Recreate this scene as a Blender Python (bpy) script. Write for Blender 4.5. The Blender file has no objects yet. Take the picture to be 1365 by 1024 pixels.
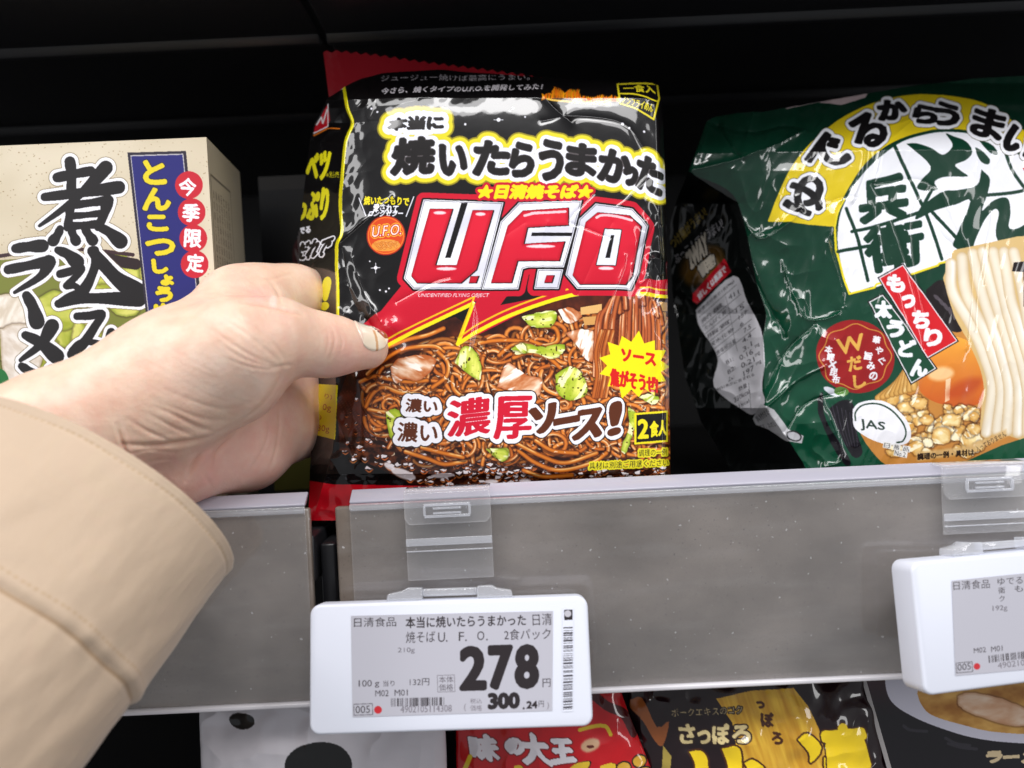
# Supermarket shelf close-up: a hand lifting a noodle pack off the shelf.
import bpy, math, numpy as np
from mathutils import Vector, Matrix

SC = bpy.context.scene
COL = SC.collection
MM = 0.001
# ------------------------------------------------------------------ camera
W0, H0, FPX = 1365.0, 1024.0, 1100.0           # photograph size and focal length in its pixels
CAM = np.array((0.0, -0.275, 0.0))
PITCH, ROLL = math.radians(-1.1), math.radians(2.7)
_F = np.array((0, math.cos(PITCH), math.sin(PITCH)))
_R0 = np.array((1.0, 0, 0)); _U0 = np.array((0, -math.sin(PITCH), math.cos(PITCH)))
_R = math.cos(ROLL) * _R0 - math.sin(ROLL) * _U0
_U = math.sin(ROLL) * _R0 + math.cos(ROLL) * _U0
cd = bpy.data.cameras.new('camera'); cam = bpy.data.objects.new('camera', cd); COL.objects.link(cam)
cam.matrix_world = Matrix(((_R[0], _U[0], -_F[0], CAM[0]), (_R[1], _U[1], -_F[1], CAM[1]), (_R[2], _U[2], -_F[2], CAM[2]), (0, 0, 0, 1)))
cd.sensor_width = 36.0; cd.lens = FPX / W0 * 36.0
cd.clip_start = 0.01; cd.clip_end = 50.0
cd.dof.use_dof = True; cd.dof.focus_distance = 0.292; cd.dof.aperture_fstop = 7.5
SC.camera = cam
# ------------------------------------------------------------------ world, lamps, exposure
wd = bpy.data.worlds.new('World'); SC.world = wd; wd.use_nodes = True
bg = wd.node_tree.nodes['Background']; bg.inputs[0].default_value = (0.92, 0.95, 1.0, 1); bg.inputs[1].default_value = 0.29
def area(name, loc, aim, sx, sy, power, col=(1, 1, 1)):
    l = bpy.data.lights.new(name, 'AREA'); l.shape = 'RECTANGLE'; l.size = sx; l.size_y = sy; l.energy = power; l.color = col
    o = bpy.data.objects.new(name, l); COL.objects.link(o); o.location = loc
    o.rotation_euler = (Vector(aim) - Vector(loc)).to_track_quat('-Z', 'Y').to_euler()
    return o
LC = (1.0, 0.985, 0.985)
area('ceiling_or_side_lamp', (-0.35, -0.64, 1.18), (0, 0, 0), 2.2, 0.24, 14.5, LC)
area('ceiling_or_side_lamp', (0.45, -1.15, 1.75), (0, 0, 0), 2.6, 0.32, 25, LC)
area('ceiling_or_side_lamp', (-1.6, -1.05, 0.75), (0, 0, 0), 0.30, 1.8, 13, LC)  # added side strip, sized to throw streaks on the film creases
area('ceiling_or_side_lamp', (1.5, -1.35, 0.80), (0, 0, 0), 0.30, 1.9, 12, LC)  # right-hand side strip, also added for streaks on the creases
SC.view_settings.view_transform = 'Standard'; SC.view_settings.look = 'None'
SC.view_settings.gamma = 1.0; SC.view_settings.use_curve_mapping = False
SC.view_settings.exposure = 0.12
SC.cycles.max_bounces = 8; SC.cycles.transparent_max_bounces = 16
SC.cycles.caustics_reflective = False; SC.cycles.caustics_refractive = False

# ------------------------------------------------------------------ placing helpers (photograph pixel + depth in mm behind the shelf front -> point)
def ray(px, py):
    px = np.asarray(px, float); py = np.asarray(py, float)
    a = (px - W0 / 2) / FPX; b = -(py - H0 / 2) / FPX
    return _F + a[..., None] * _R + b[..., None] * _U
def at(px, py, Y):
    d = ray(px, py); Y = np.asarray(Y, float) * MM
    return CAM + d * ((Y - CAM[1]) / d[..., 1])[..., None]
def on_plane(px, py, p0, n):
    d = ray(px, py)
    t = np.dot(p0 - CAM, n) / (d @ n)
    return CAM + d * t[..., None]
def unit(v):
    v = np.asarray(v, float); return v / np.linalg.norm(v)

def vnoise(x, y, scale, seed):
    x = np.asarray(x) / scale; y = np.asarray(y) / scale
    rs = np.random.RandomState(seed); G = rs.rand(257, 257)
    xi = np.floor(x).astype(int); yi = np.floor(y).astype(int); fx = x - xi; fy = y - yi
    fx = fx * fx * (3 - 2 * fx); fy = fy * fy * (3 - 2 * fy)
    g = lambda a, b: G[a % 257, b % 257]
    return (g(yi, xi) * (1 - fx) + g(yi, xi + 1) * fx) * (1 - fy) + (g(yi + 1, xi) * (1 - fx) + g(yi + 1, xi + 1) * fx) * fy
def fbm(x, y, scale, seed, octs=4, gain=0.5):
    s = 0; a = 1; t = 0
    for i in range(octs):
        s = s + a * vnoise(x, y, scale / 2 ** i, seed + i * 7); t += a; a *= gain
    return s / t
def sstep(a, b, x):
    t = np.clip((np.asarray(x, float) - a) / (b - a), 0, 1); return t * t * (3 - 2 * t)
def interp(pts, q):
    p = np.array(pts, float); return np.interp(q, p[:, 0], p[:, 1])

# ------------------------------------------------------------------ materials
def mat(name, color=(0.5, 0.5, 0.5), rough=0.5, **kw):
    m = bpy.data.materials.new(name); m.use_nodes = True
    b = m.node_tree.nodes['Principled BSDF']
    b.inputs['Base Color'].default_value = (*color, 1); b.inputs['Roughness'].default_value = rough
    for k, v in kw.items():
        b.inputs[k.replace('_', ' ')].default_value = v
    return m
def nodes(m):
    nt = m.node_tree; return nt, nt.nodes, nt.links, nt.nodes['Principled BSDF']
def bumpify(m, scale, strength, dist=0.0002, detail=3.0):
    nt, N, L, b = nodes(m)
    tc = N.new('ShaderNodeTexCoord'); n = N.new('ShaderNodeTexNoise'); n.inputs['Scale'].default_value = scale; n.inputs['Detail'].default_value = detail
    bp = N.new('ShaderNodeBump'); bp.inputs['Strength'].default_value = strength; bp.inputs['Distance'].default_value = dist
    L.new(tc.outputs['Object'], n.inputs['Vector']); L.new(n.outputs['Fac'], bp.inputs['Height']); L.new(bp.outputs['Normal'], b.inputs['Normal'])
    return m
def art_mat(name, rough=0.3, bump=None, **kw):
    m = mat(name, (0.5, 0.5, 0.5), rough, **kw)
    nt, N, L, b = nodes(m)
    a = N.new('ShaderNodeAttribute'); a.attribute_name = 'print'
    L.new(a.outputs['Color'], b.inputs['Base Color'])
    if bump: bumpify(m, *bump)
    return m
def noise_mat(name, c0, c1, scale, rough=0.5, detail=5.0, stretch=(1, 1, 1), **kw):
    m = mat(name, c0, rough, **kw); nt, N, L, b = nodes(m)
    tc = N.new('ShaderNodeTexCoord'); mp = N.new('ShaderNodeMapping'); mp.inputs['Scale'].default_value = stretch
    n = N.new('ShaderNodeTexNoise'); n.inputs['Scale'].default_value = scale; n.inputs['Detail'].default_value = detail
    r = N.new('ShaderNodeValToRGB'); r.color_ramp.elements[0].position = 0.3; r.color_ramp.elements[1].position = 0.7
    r.color_ramp.elements[0].color = (*c0, 1); r.color_ramp.elements[1].color = (*c1, 1)
    L.new(tc.outputs['Object'], mp.inputs['Vector']); L.new(mp.outputs['Vector'], n.inputs['Vector']); L.new(n.outputs['Fac'], r.inputs['Fac']); L.new(r.outputs['Color'], b.inputs['Base Color'])
    return m
def clear_plastic(name, haze=0.06, tint=(0.93, 0.94, 0.97), rough=0.06):
    m = bpy.data.materials.new(name); m.use_nodes = True; nt = m.node_tree; N = nt.nodes; L = nt.links
    b = N['Principled BSDF']; b.inputs['Base Color'].default_value = (*tint, 1); b.inputs['Roughness'].default_value = rough; b.inputs['IOR'].default_value = 1.49
    t = N.new('ShaderNodeBsdfTransparent'); t.inputs[0].default_value = (*tint, 1)
    lw = N.new('ShaderNodeLayerWeight'); lw.inputs['Blend'].default_value = 0.35
    ma = N.new('ShaderNodeMath'); ma.operation = 'MULTIPLY_ADD'; ma.inputs[1].default_value = 0.45; ma.inputs[2].default_value = haze
    gl = N.new('ShaderNodeBsdfGlossy'); gl.inputs['Roughness'].default_value = rough
    fr = N.new('ShaderNodeFresnel'); fr.inputs['IOR'].default_value = 1.49
    mx = N.new('ShaderNodeMixShader'); mx2 = N.new('ShaderNodeMixShader')
    lw.inputs['Blend'].default_value = 0.25; L.new(lw.outputs['Facing'], ma.inputs[0]); L.new(ma.outputs[0], mx.inputs[0])
    L.new(t.outputs[0], mx.inputs[1]); L.new(b.outputs[0], mx.inputs[2])
    ge = N.new('ShaderNodeNewGeometry'); iv = N.new('ShaderNodeMath'); iv.operation = 'SUBTRACT'; iv.inputs[0].default_value = 1.0; mu = N.new('ShaderNodeMath'); mu.operation = 'MULTIPLY'
    L.new(ge.outputs['Backfacing'], iv.inputs[1]); L.new(fr.outputs[0], mu.inputs[0]); L.new(iv.outputs[0], mu.inputs[1]); L.new(mu.outputs[0], mx2.inputs[0]); L.new(mx.outputs[0], mx2.inputs[1]); L.new(gl.outputs[0], mx2.inputs[2])
    L.new(mx2.outputs[0], N['Material Output'].inputs['Surface'])
    return m

# ------------------------------------------------------------------ object helpers
def link(name, me, parent=None):
    o = bpy.data.objects.new(name, me); COL.objects.link(o)
    if parent: o.parent = parent
    return o
def tag(o, label, cat, group=None, kind=None):
    o['label'] = label; o['category'] = cat
    if group: o['group'] = group
    if kind: o['kind'] = kind
    return o
def empty(name, loc, label, cat, group=None):
    o = bpy.data.objects.new(name, None); COL.objects.link(o); o.location = loc; o.empty_display_size = 0.02
    return tag(o, label, cat, group)
def local(o, V):
    """world points -> the (translated only) thing's own coordinates"""
    return np.asarray(V, float) - np.array(o.location)
def mesh(name, V, Fc, m, parent=None, smooth=False, base=None):
    me = bpy.data.meshes.new(name)
    V = np.asarray(V, float)
    if base is not None: V = V - np.asarray(base, float)
    me.from_pydata([tuple(v) for v in V], [], [tuple(f) for f in Fc]); me.materials.append(m); me.update()
    if smooth: me.shade_smooth()
    return link(name, me, parent)
def quads_mesh(name, V, Q, m, color=None, smooth=True):
    """fast mesh from numpy vertices and quads, colours stored in the 'print' attribute (sRGB 0..1)"""
    me = bpy.data.meshes.new(name)
    nV, nQ = len(V), len(Q)
    me.vertices.add(nV); me.vertices.foreach_set('co', np.ascontiguousarray(V, np.float32).ravel())
    me.loops.add(nQ * 4); me.loops.foreach_set('vertex_index', np.ascontiguousarray(Q, np.int32).ravel())
    me.polygons.add(nQ); me.polygons.foreach_set('loop_start', np.arange(0, nQ * 4, 4, dtype=np.int32))
    try: me.polygons.foreach_set('loop_total', np.full(nQ, 4, np.int32))
    except Exception: pass
    me.update(calc_edges=True); me.validate()
    if color is not None:
        a = me.color_attributes.new('print', 'BYTE_COLOR', 'POINT')
        c = np.ones((nV, 4), np.float32); c[:, :3] = np.clip(color, 0, 1)
        a.data.foreach_set('color_srgb', c.ravel())
    if smooth: me.shade_smooth()
    me.materials.append(m)
    return me
def grid_quads(ny, nx, off=0, flip=False):
    i = np.arange(ny * nx).reshape(ny, nx) + off
    q = np.stack([i[:-1, :-1], i[1:, :-1], i[1:, 1:], i[:-1, 1:]], -1).reshape(-1, 4)
    return q[:, ::-1] if flip else q
class MB:
    """collects simple solids into one mesh"""
    def __init__(s): s.V = []; s.F = []
    def add(s, V, F):
        o = len(s.V); s.V += [tuple(v) for v in V]; s.F += [tuple(i + o for i in f) for f in F]
    def box(s, c, h, R=None):
        c = np.array(c); V = []
        for dz in (-1, 1):
            for dx, dy in ((-1, -1), (1, -1), (1, 1), (-1, 1)):
                v = np.array((dx * h[0], dy * h[1], dz * h[2]))
                V.append(c + (R @ v if R is not None else v))
        s.add(V, [(3, 2, 1, 0), (4, 5, 6, 7), (0, 1, 5, 4), (1, 2, 6, 5), (2, 3, 7, 6), (3, 0, 4, 7)])
    def prism(s, loop2d, a, b, fr):
        """loop2d (u,v) extruded from w=a to w=b; fr(u,v,w)->xyz"""
        n = len(loop2d)
        V = [fr(u, v, a) for u, v in loop2d] + [fr(u, v, b) for u, v in loop2d]
        s.add(V, [tuple(range(n))[::-1], tuple(range(n, 2 * n))] + [(i, (i + 1) % n, n + (i + 1) % n, n + i) for i in range(n)])
    def build(s, name, m, parent=None, bevel=0, smooth=False, seg=2):
        base = np.array(parent.location) if parent is not None else np.zeros(3)
        if parent is not None and parent.parent is not None: base = base + np.array(parent.parent.location)
        o = mesh(name, s.V, s.F, m, parent, smooth, base)
        import bmesh
        bm = bmesh.new(); bm.from_mesh(o.data); bmesh.ops.recalc_face_normals(bm, faces=bm.faces)
        if bevel:
            ed = [e for e in bm.edges if len(e.link_faces) == 2 and e.calc_face_angle(0) > 0.5]
            bmesh.ops.bevel(bm, geom=ed, offset=bevel, segments=seg, profile=0.5, affect='EDGES', clamp_overlap=True)
            for f in bm.faces: f.smooth = True
        bm.to_mesh(o.data); bm.free()
        if bevel: 
            try: o.data.set_sharp_from_angle(angle=math.radians(50))
            except Exception: pass
        return o
def rrect(w, h, r, n=5):
    p = []
    for cx, cy, a0 in ((w - r, h - r, 0), (-w + r, h - r, 90), (-w + r, -h + r, 180), (w - r, -h + r, 270)):
        for i in range(n + 1):
            a = math.radians(a0 + 90 * i / n); p.append((cx + r * math.cos(a), cy + r * math.sin(a)))
    return p

# ------------------------------------------------------------------ printing: a small rasteriser whose pixels become vertex colours of the printed surface
_gl = {}
_tc = bpy.data.curves.new('lettering', 'FONT'); _tc.resolution_u = 3
_to = bpy.data.objects.new('lettering', _tc); COL.objects.link(_to)
def glyph_edges(s):
    if s not in _gl:
        _tc.body = s
        dg = bpy.context.evaluated_depsgraph_get(); dg.update()
        ev = _to.evaluated_get(dg); me = ev.to_mesh()
        V = np.array([v.co[:2] for v in me.vertices]).reshape(-1, 2)
        cnt = {}
        for p in me.polygons:
            vs = list(p.vertices)
            for a, b in zip(vs, vs[1:] + vs[:1]):
                k = (min(a, b), max(a, b)); cnt[k] = cnt.get(k, 0) + 1
        E = np.array([k for k, c in cnt.items() if c % 2 == 1])
        ev.to_mesh_clear()
        A = V[E[:, 0]]; B = V[E[:, 1]]
        lo = np.minimum(A.min(0), B.min(0)); hi = np.maximum(A.max(0), B.max(0))
        A = (A - lo) / (hi - lo); B = (B - lo) / (hi - lo)
        _gl[s] = (A, B, (hi - lo)[0] / (hi - lo)[1])
    return _gl[s]
def rgb(c):
    c = np.array(c, float); return c / 255.0
class Art:
    def __init__(s, x0, y0, x1, y1, k, base=(0, 0, 0)):
        s.x0, s.y0, s.k = x0, y0, k; s.W = int((x1 - x0) * k) + 1; s.H = int((y1 - y0) * k) + 1
        s.img = np.empty((s.H, s.W, 3), np.float32); s.img[:] = rgb(base)
    def c(s, p): return (np.asarray(p, float) - (s.x0, s.y0)) * s.k
    def XY(s, bb):
        r0, r1, c0, c1 = bb
        return np.meshgrid(np.arange(c0, c1) / s.k + s.x0, np.arange(r0, r1) / s.k + s.y0)
    def bbox(s, P, pad):
        pad = pad * s.k + 2
        c0 = int(max(0, math.floor(P[:, 0].min() - pad))); c1 = int(min(s.W, math.ceil(P[:, 0].max() + pad)))
        r0 = int(max(0, math.floor(P[:, 1].min() - pad))); r1 = int(min(s.H, math.ceil(P[:, 1].max() + pad)))
        return (r0, max(r0, r1), c0, max(c0, c1))
    def raster(s, A, B, pad=0):
        A = s.c(A); B = s.c(B); bb = s.bbox(np.vstack([A, B]), pad); r0, r1, c0, c1 = bb
        h, w = r1 - r0, c1 - c0
        if h <= 0 or w <= 0: return np.zeros((max(h, 0), max(w, 0)), bool), bb
        A = A - (c0, r0); B = B - (c0, r0)
        sw = A[:, 1] > B[:, 1]; A, B = np.where(sw[:, None], B, A), np.where(sw[:, None], A, B)
        ra = np.clip(np.ceil(A[:, 1]), 0, h).astype(int); rb = np.clip(np.ceil(B[:, 1]), 0, h).astype(int)
        n = np.maximum(rb - ra, 0); idx = np.repeat(np.arange(len(A)), n)
        if len(idx) == 0: return np.zeros((h, w), bool), bb
        st = np.repeat(np.cumsum(n) - n, n); rows = ra[idx] + np.arange(len(idx)) - st
        t = (rows - A[idx, 1]) / (B[idx, 1] - A[idx, 1]); xs = A[idx, 0] + t * (B[idx, 0] - A[idx, 0])
        cs = np.clip(np.ceil(xs), 0, w).astype(int)
        acc = np.bincount(rows * (w + 1) + cs, minlength=h * (w + 1)).reshape(h, w + 1)
        return (np.cumsum(acc, 1)[:, :w] % 2).astype(bool), bb
    def polymask(s, pts, pad=0):
        P = np.asarray(pts, float); return s.raster(P, np.roll(P, -1, 0), pad)
    def put(s, m, bb, col, alpha=1.0):
        r0, r1, c0, c1 = bb
        if m.size == 0: return
        sub = s.img[r0:r1, c0:c1]
        if callable(col): col = col(*s.XY(bb))
        else: col = rgb(col)
        a = (m.astype(np.float32) * alpha)[..., None]
        sub[:] = sub * (1 - a) + np.broadcast_to(col, sub.shape) * a
    def poly(s, pts, col, alpha=1.0, soft=0):
        m, bb = s.polymask(pts, soft * 2)
        if soft: m = s.soft(m, soft)
        s.put(m, bb, col, alpha)
    def dist(s, m, r):
        """distance (photo px) to the mask, clipped at r"""
        R = int(math.ceil(r * s.k)) + 1; big = float(R + 1)
        g = np.where(m, 0.0, big).astype(np.float32)
        for i in range(1, g.shape[0]): np.minimum(g[i], g[i - 1] + 1, out=g[i])
        for i in range(g.shape[0] - 2, -1, -1): np.minimum(g[i], g[i + 1] + 1, out=g[i])
        g2 = g * g; d = g2.copy(); w = g.shape[1]
        for dx in range(1, min(R, w - 1) + 1):
            np.minimum(d[:, dx:], g2[:, :-dx] + dx * dx, out=d[:, dx:])
            np.minimum(d[:, :-dx], g2[:, dx:] + dx * dx, out=d[:, :-dx])
        return np.minimum(np.sqrt(d) / s.k, r + 1)
    def soft(s, m, r):
        d = s.dist(m, r); di = s.dist(~m, r)
        return np.clip(0.5 + (di - d) / (2 * r), 0, 1)
    def layers(s, m, bb, layers):
        mx = max([l[0] for l in layers] + [0]); d = s.dist(m, mx + 1) if mx > 0 else None
        mn = min([l[0] for l in layers]); di = s.dist(~m, -mn + 1) if mn < 0 else None
        for l in layers:
            r, col = l[0], l[1]; dx, dy = (l[2] if len(l) > 2 else (0, 0)); al = l[3] if len(l) > 3 else 1.0
            mm = m if r == 0 else (d <= r if r > 0 else di > -r)
            if dx or dy:
                mm = np.roll(mm, (int(round(dy * s.k)), int(round(dx * s.k))), (0, 1))
            s.put(mm, bb, col, al)
    def quadpts(s, A, q):
        q = np.array(q, float)
        if len(q) == 3: q = np.vstack([q, q[1] + q[2] - q[0]])       # TL TR BL (BR)
        u = A[:, :1]; v = 1 - A[:, 1:2]
        return (q[0] * (1 - u) + q[1] * u) * (1 - v) + (q[2] * (1 - u) + q[3] * u) * v
    def text(s, st, q, layers, warp=None, gap=None):
        """st fitted into the ink box q: (x0,y0,x1,y1) or [TL,TR,BL(,BR)]"""
        if not isinstance(q[0], (tuple, list)): q = [(q[0], q[1]), (q[2], q[1]), (q[0], q[3])]
        A, B, _ = glyph_edges(st); A = s.quadpts(A, q); B = s.quadpts(B, q)
        if warp: A = warp(A); B = warp(B)
        m, bb = s.raster(A, B, max([l[0] for l in layers] + [0]) + 3)
        if m.size == 0 or min(m.shape) < 2: return
        s.layers(m, bb, layers)
    def nib(s, m, length, deg):
        """broad-pen thickening: the mask swept along a short slanted line"""
        o = m.copy(); n = int(math.ceil(length * s.k / 2))
        for i in range(-n, n + 1):
            dx = int(round(i * math.cos(math.radians(deg)))); dy = int(round(i * math.sin(math.radians(deg)))); o |= np.roll(m, (dy, dx), (0, 1))
        return o
    def texts(s, items, layers, nib=None):
        """several glyph boxes sharing their outlines (union), each layer laid under all glyphs"""
        EA = []; EB = []
        for st, q in items:
            if not isinstance(q[0], (tuple, list)): q = [(q[0], q[1]), (q[2], q[1]), (q[0], q[3])]
            A, B, _ = glyph_edges(st); EA.append(s.quadpts(A, q)); EB.append(s.quadpts(B, q))
        m = None; pad = max([l[0] for l in layers] + [0]) + 3 + (nib[0] if nib else 0)
        allp = s.c(np.vstack(EA + EB)); bb = s.bbox(allp, pad)
        tot = np.zeros((bb[1] - bb[0], bb[3] - bb[2]), bool)
        for A, B in zip(EA, EB):
            mm, b2 = s.raster(A, B, 0)
            if mm.size: tot[b2[0] - bb[0]:b2[1] - bb[0], b2[2] - bb[2]:b2[3] - bb[2]] |= mm
        if nib: tot = s.nib(tot, *nib)
        s.layers(tot, bb, layers)
    def stroke(s, pts, width, fn, alpha=1.0, taper=False):
        """thick curve: fn is a colour or fn(r in -1..1 across, t along)->rgb"""
        P = s.c(pts); wpx = width * s.k / 2; bb = s.bbox(P, width / 2 + 1); r0, r1, c0, c1 = bb
        if r1 - r0 < 1 or c1 - c0 < 1: return
        X, Y = np.meshgrid(np.arange(c0, c1, dtype=np.float32), np.arange(r0, r1, dtype=np.float32))
        best = np.full(X.shape, 1e9, np.float32); sd = np.zeros_like(best); tt = np.zeros_like(best); n = len(P) - 1
        for i in range(n):
            a, b = P[i], P[i + 1]; d = b - a; L2 = d @ d + 1e-9
            t = np.clip(((X - a[0]) * d[0] + (Y - a[1]) * d[1]) / L2, 0, 1)
            ex = X - a[0] - t * d[0]; ey = Y - a[1] - t * d[1]; q = ex * ex + ey * ey
            k = q < best; best = np.where(k, q, best); sd = np.where(k, (d[0] * ey - d[1] * ex), sd); tt = np.where(k, (i + t) / n, tt)
        d = np.sqrt(best); w = wpx * (taper(tt) if callable(taper) else (0.25 + 0.75 * np.sin(np.pi * np.clip(tt, 0.02, 0.98))) if taper else 1.0)
        m = d <= w
        col = fn(np.where(sd < 0, -1, 1) * d / w, tt) if callable(fn) else np.broadcast_to(rgb(fn), X.shape + (3,))
        sub = s.img[r0:r1, c0:c1]; a = (m * alpha)[..., None]
        sub[:] = sub * (1 - a) + col * a
    def ellipse(s, cx, cy, rx, ry, col, alpha=1.0, rot=0, soft=0):
        a = np.linspace(0, 2 * np.pi, 60, endpoint=False); c, n = math.cos(rot), math.sin(rot)
        x = rx * np.cos(a); y = ry * np.sin(a)
        s.poly(np.stack([cx + x * c - y * n, cy + x * n + y * c], 1), col, alpha, soft)
    def sample(s, px, py):
        x = np.clip((px - s.x0) * s.k, 0, s.W - 1.001); y = np.clip((py - s.y0) * s.k, 0, s.H - 1.001); ix = x.astype(int); iy = y.astype(int)
        fx = (x - ix)[..., None].astype(np.float32); fy = (y - iy)[..., None].astype(np.float32); g = s.img
        return (g[iy, ix] * (1 - fx) + g[iy, ix + 1] * fx) * (1 - fy) + (g[iy + 1, ix] * (1 - fx) + g[iy + 1, ix + 1] * fx) * fy
    def line(s, pts, w, col, alpha=1.0): s.stroke(smooth(pts) if len(pts) > 2 else pts, w, col, alpha)
def smooth(pts, n=6):
    """Catmull-Rom through the points"""
    P = np.array(pts, float); P = np.vstack([2 * P[0] - P[1], P, 2 * P[-1] - P[-2]]); out = []
    for i in range(1, len(P) - 2):
        for t in np.linspace(0, 1, n, endpoint=False):
            a, b, c, d = P[i - 1:i + 3]
            out.append(0.5 * (2 * b + (c - a) * t + (2 * a - 5 * b + 4 * c - d) * t * t + (3 * b - a - 3 * c + d) * t ** 3))
    out.append(P[-2]); return np.array(out)
def crop(x0, y0, sc):
    return lambda *pts: [(x0 + x / sc, y0 + y / sc) for x, y in pts]
def ridge(X, Y, pts, w):
    """creased line: 1 on the line falling off exponentially over w"""
    P = np.array(pts, float); best = np.full(X.shape, 1e9)
    for i in range(len(P) - 1):
        a, b = P[i], P[i + 1]; d = b - a
        t = np.clip(((X - a[0]) * d[0] + (Y - a[1]) * d[1]) / (d @ d), 0, 1)
        best = np.minimum(best, (X - a[0] - t * d[0]) ** 2 + (Y - a[1] - t * d[1]) ** 2)
    return np.exp(-np.sqrt(best) / w)
# ================================================================== the shelving
M_BLACK = bumpify(mat('black_shelf_paint', (0.012, 0.012, 0.014), 0.38), 900, 0.25, 0.0001)
M_BACK = mat('dark_back_panel_paint', (0.006, 0.006, 0.007), 0.6)
M_RAIL = noise_mat('grey_rail_card', (0.098, 0.076, 0.059), (0.228, 0.190, 0.160), 30, 0.42, 12, (1, 1, 1.6), Coat_Weight=0.9, Coat_Roughness=0.05)
def dirty_rail():
    nt, N, L, b = nodes(M_RAIL)
    tc = N.new('ShaderNodeTexCoord')
    base = b.inputs['Base Color'].links[0].from_socket
    # pale horizontal scuffs
    mp = N.new('ShaderNodeMapping'); mp.inputs['Scale'].default_value = (30, 30, 160)
    n = N.new('ShaderNodeTexNoise'); n.inputs['Scale'].default_value = 1.0; n.inputs['Detail'].default_value = 6
    r = N.new('ShaderNodeValToRGB'); r.color_ramp.elements[0].position = 0.52; r.color_ramp.elements[1].position = 0.78
    r.color_ramp.elements[0].color = (0, 0, 0, 1); r.color_ramp.elements[1].color = (0.20, 0.20, 0.20, 1)
    mx = N.new('ShaderNodeMixRGB'); mx.inputs['Color2'].default_value = (0.34, 0.32, 0.31, 1)
    L.new(tc.outputs['Object'], mp.inputs[0]); L.new(mp.outputs[0], n.inputs['Vector']); L.new(n.outputs['Fac'], r.inputs[0]); L.new(r.outputs[0], mx.inputs[0]); L.new(base, mx.inputs['Color1'])
    prev = mx.outputs[0]
    for sc, p0, p1, colr in ((1100, 0.68, 0.74, (0.045, 0.035, 0.03)), (620, 0.72, 0.76, (0.55, 0.54, 0.54)), (2600, 0.66, 0.72, (0.06, 0.05, 0.045))):
        v = N.new('ShaderNodeTexNoise'); v.inputs['Scale'].default_value = sc; v.inputs['Detail'].default_value = 1
        rr = N.new('ShaderNodeValToRGB'); rr.color_ramp.elements[0].position = p0; rr.color_ramp.elements[1].position = p1
        rr.color_ramp.elements[0].color = (0, 0, 0, 1); rr.color_ramp.elements[1].color = (0.75, 0.75, 0.75, 1)
        m2 = N.new('ShaderNodeMixRGB'); m2.inputs['Color2'].default_value = (*colr, 1)
        L.new(tc.outputs['Object'], v.inputs['Vector']); L.new(v.outputs['Fac'], rr.inputs[0]); L.new(rr.outputs[0], m2.inputs[0]); L.new(prev, m2.inputs['Color1']); prev = m2.outputs[0]
    L.new(prev, b.inputs['Base Color'])
    # slight unevenness of the clear cover
    nb = N.new('ShaderNodeTexNoise'); nb.inputs['Scale'].default_value = 60; nb.inputs['Detail'].default_value = 2
    bp = N.new('ShaderNodeBump'); bp.inputs['Strength'].default_value = 0.06; bp.inputs['Distance'].default_value = 0.001
    L.new(tc.outputs['Object'], nb.inputs['Vector']); L.new(nb.outputs['Fac'], bp.inputs['Height']); L.new(bp.outputs['Normal'], b.inputs['Coat Normal'])
dirty_rail()
M_LIP = mat('cloudy_lip_plastic', (0.42, 0.41, 0.48), 0.22, Coat_Weight=0.6, Coat_Roughness=0.08)
M_LIPC = clear_plastic('clear_lip_plastic', 0.22)
M_EDGE = mat('white_edge_plastic', (0.66, 0.64, 0.67), 0.3)
M_CLEAR = clear_plastic('clear_clip_plastic', 0.05, (0.985, 0.985, 0.99))
M_COVER = clear_plastic('clear_cover_plastic', 0.03, (0.99, 0.99, 0.995), 0.04)

zt = float(at(600, 661, 0)[2]); zb = float(at(850, 915, 0)[2])
ZDECK = zt - 0.012
def shelf(name, x0, x1, label, cover0=None, cover1=None):
    t = empty(name, ((x0 + x1) / 2, 0, zt), label, 'shelf')
    cx, hx = (x0 + x1) / 2, (x1 - x0) / 2
    m = MB(); m.box((cx, 0.2045, ZDECK - 0.008), (hx, 0.1995, 0.008)); m.build('deck', M_BLACK, t, 0.001)
    # price rail: flat panel with folded ends
    m = MB(); m.box((cx, 0.0016, (zt + zb) / 2 - 0.001), (hx, 0.0016, (zt - zb) / 2 - 0.001)); r = m.build('price_rail', M_RAIL, t, 0.0008)
    a = x0 + (cover0 or 0); b = x1 - (cover1 or 0)
    # cloudy upper lip running back over the deck edge
    X = lambda u, v, w: (w, u * MM, zt + v * MM)
    m = MB(); m.prism([(-0.6, -1.2), (-0.9, -0.4), (0.6, 0.6), (4.6, 3.0), (5.2, 2.6), (5.0, 1.6), (1.2, -1.0)], a, b, X)
    m.build('rail_lip', M_LIP, t, 0.0003)
    m = MB(); m.prism([(-1.3, -3.2), (-1.5, -2.6), (-1.2, -1.4), (-0.7, -1.1), (-0.1, -1.6), (-0.1, -3.0), (-0.5, -3.6)], a, b, X)
    m.build('lip_bead', M_LIPC, t, 0.0002)
    m = MB(); m.box(((a + b) / 2, -0.0006, (zt + zb) / 2 - 0.0015), ((b - a) / 2, 0.0003, (zt - zb) / 2 - 0.002)); m.build('rail_cover', M_COVER, t, 0.0002)
    m = MB(); m.prism([(-2.2, -0.2), (-2.2, 0.9), (-0.8, 1.0), (3.4, 0.6), (3.4, -0.6), (-1.8, -0.6)], x0, x1, lambda u, v, w: (w, u * MM, zb - 0.0006 + v * MM))
    m.build('bottom_edge', M_EDGE, t, 0.0003)
    return t
xL = float(at(414, 720, 0)[0]); xR = float(at(448, 720, 0)[0])
s1 = shelf('store_shelf', -0.62, xL, 'left shelf segment with short grey price rail under the ramen box, beside the gap', 0, 0.0012)
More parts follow.
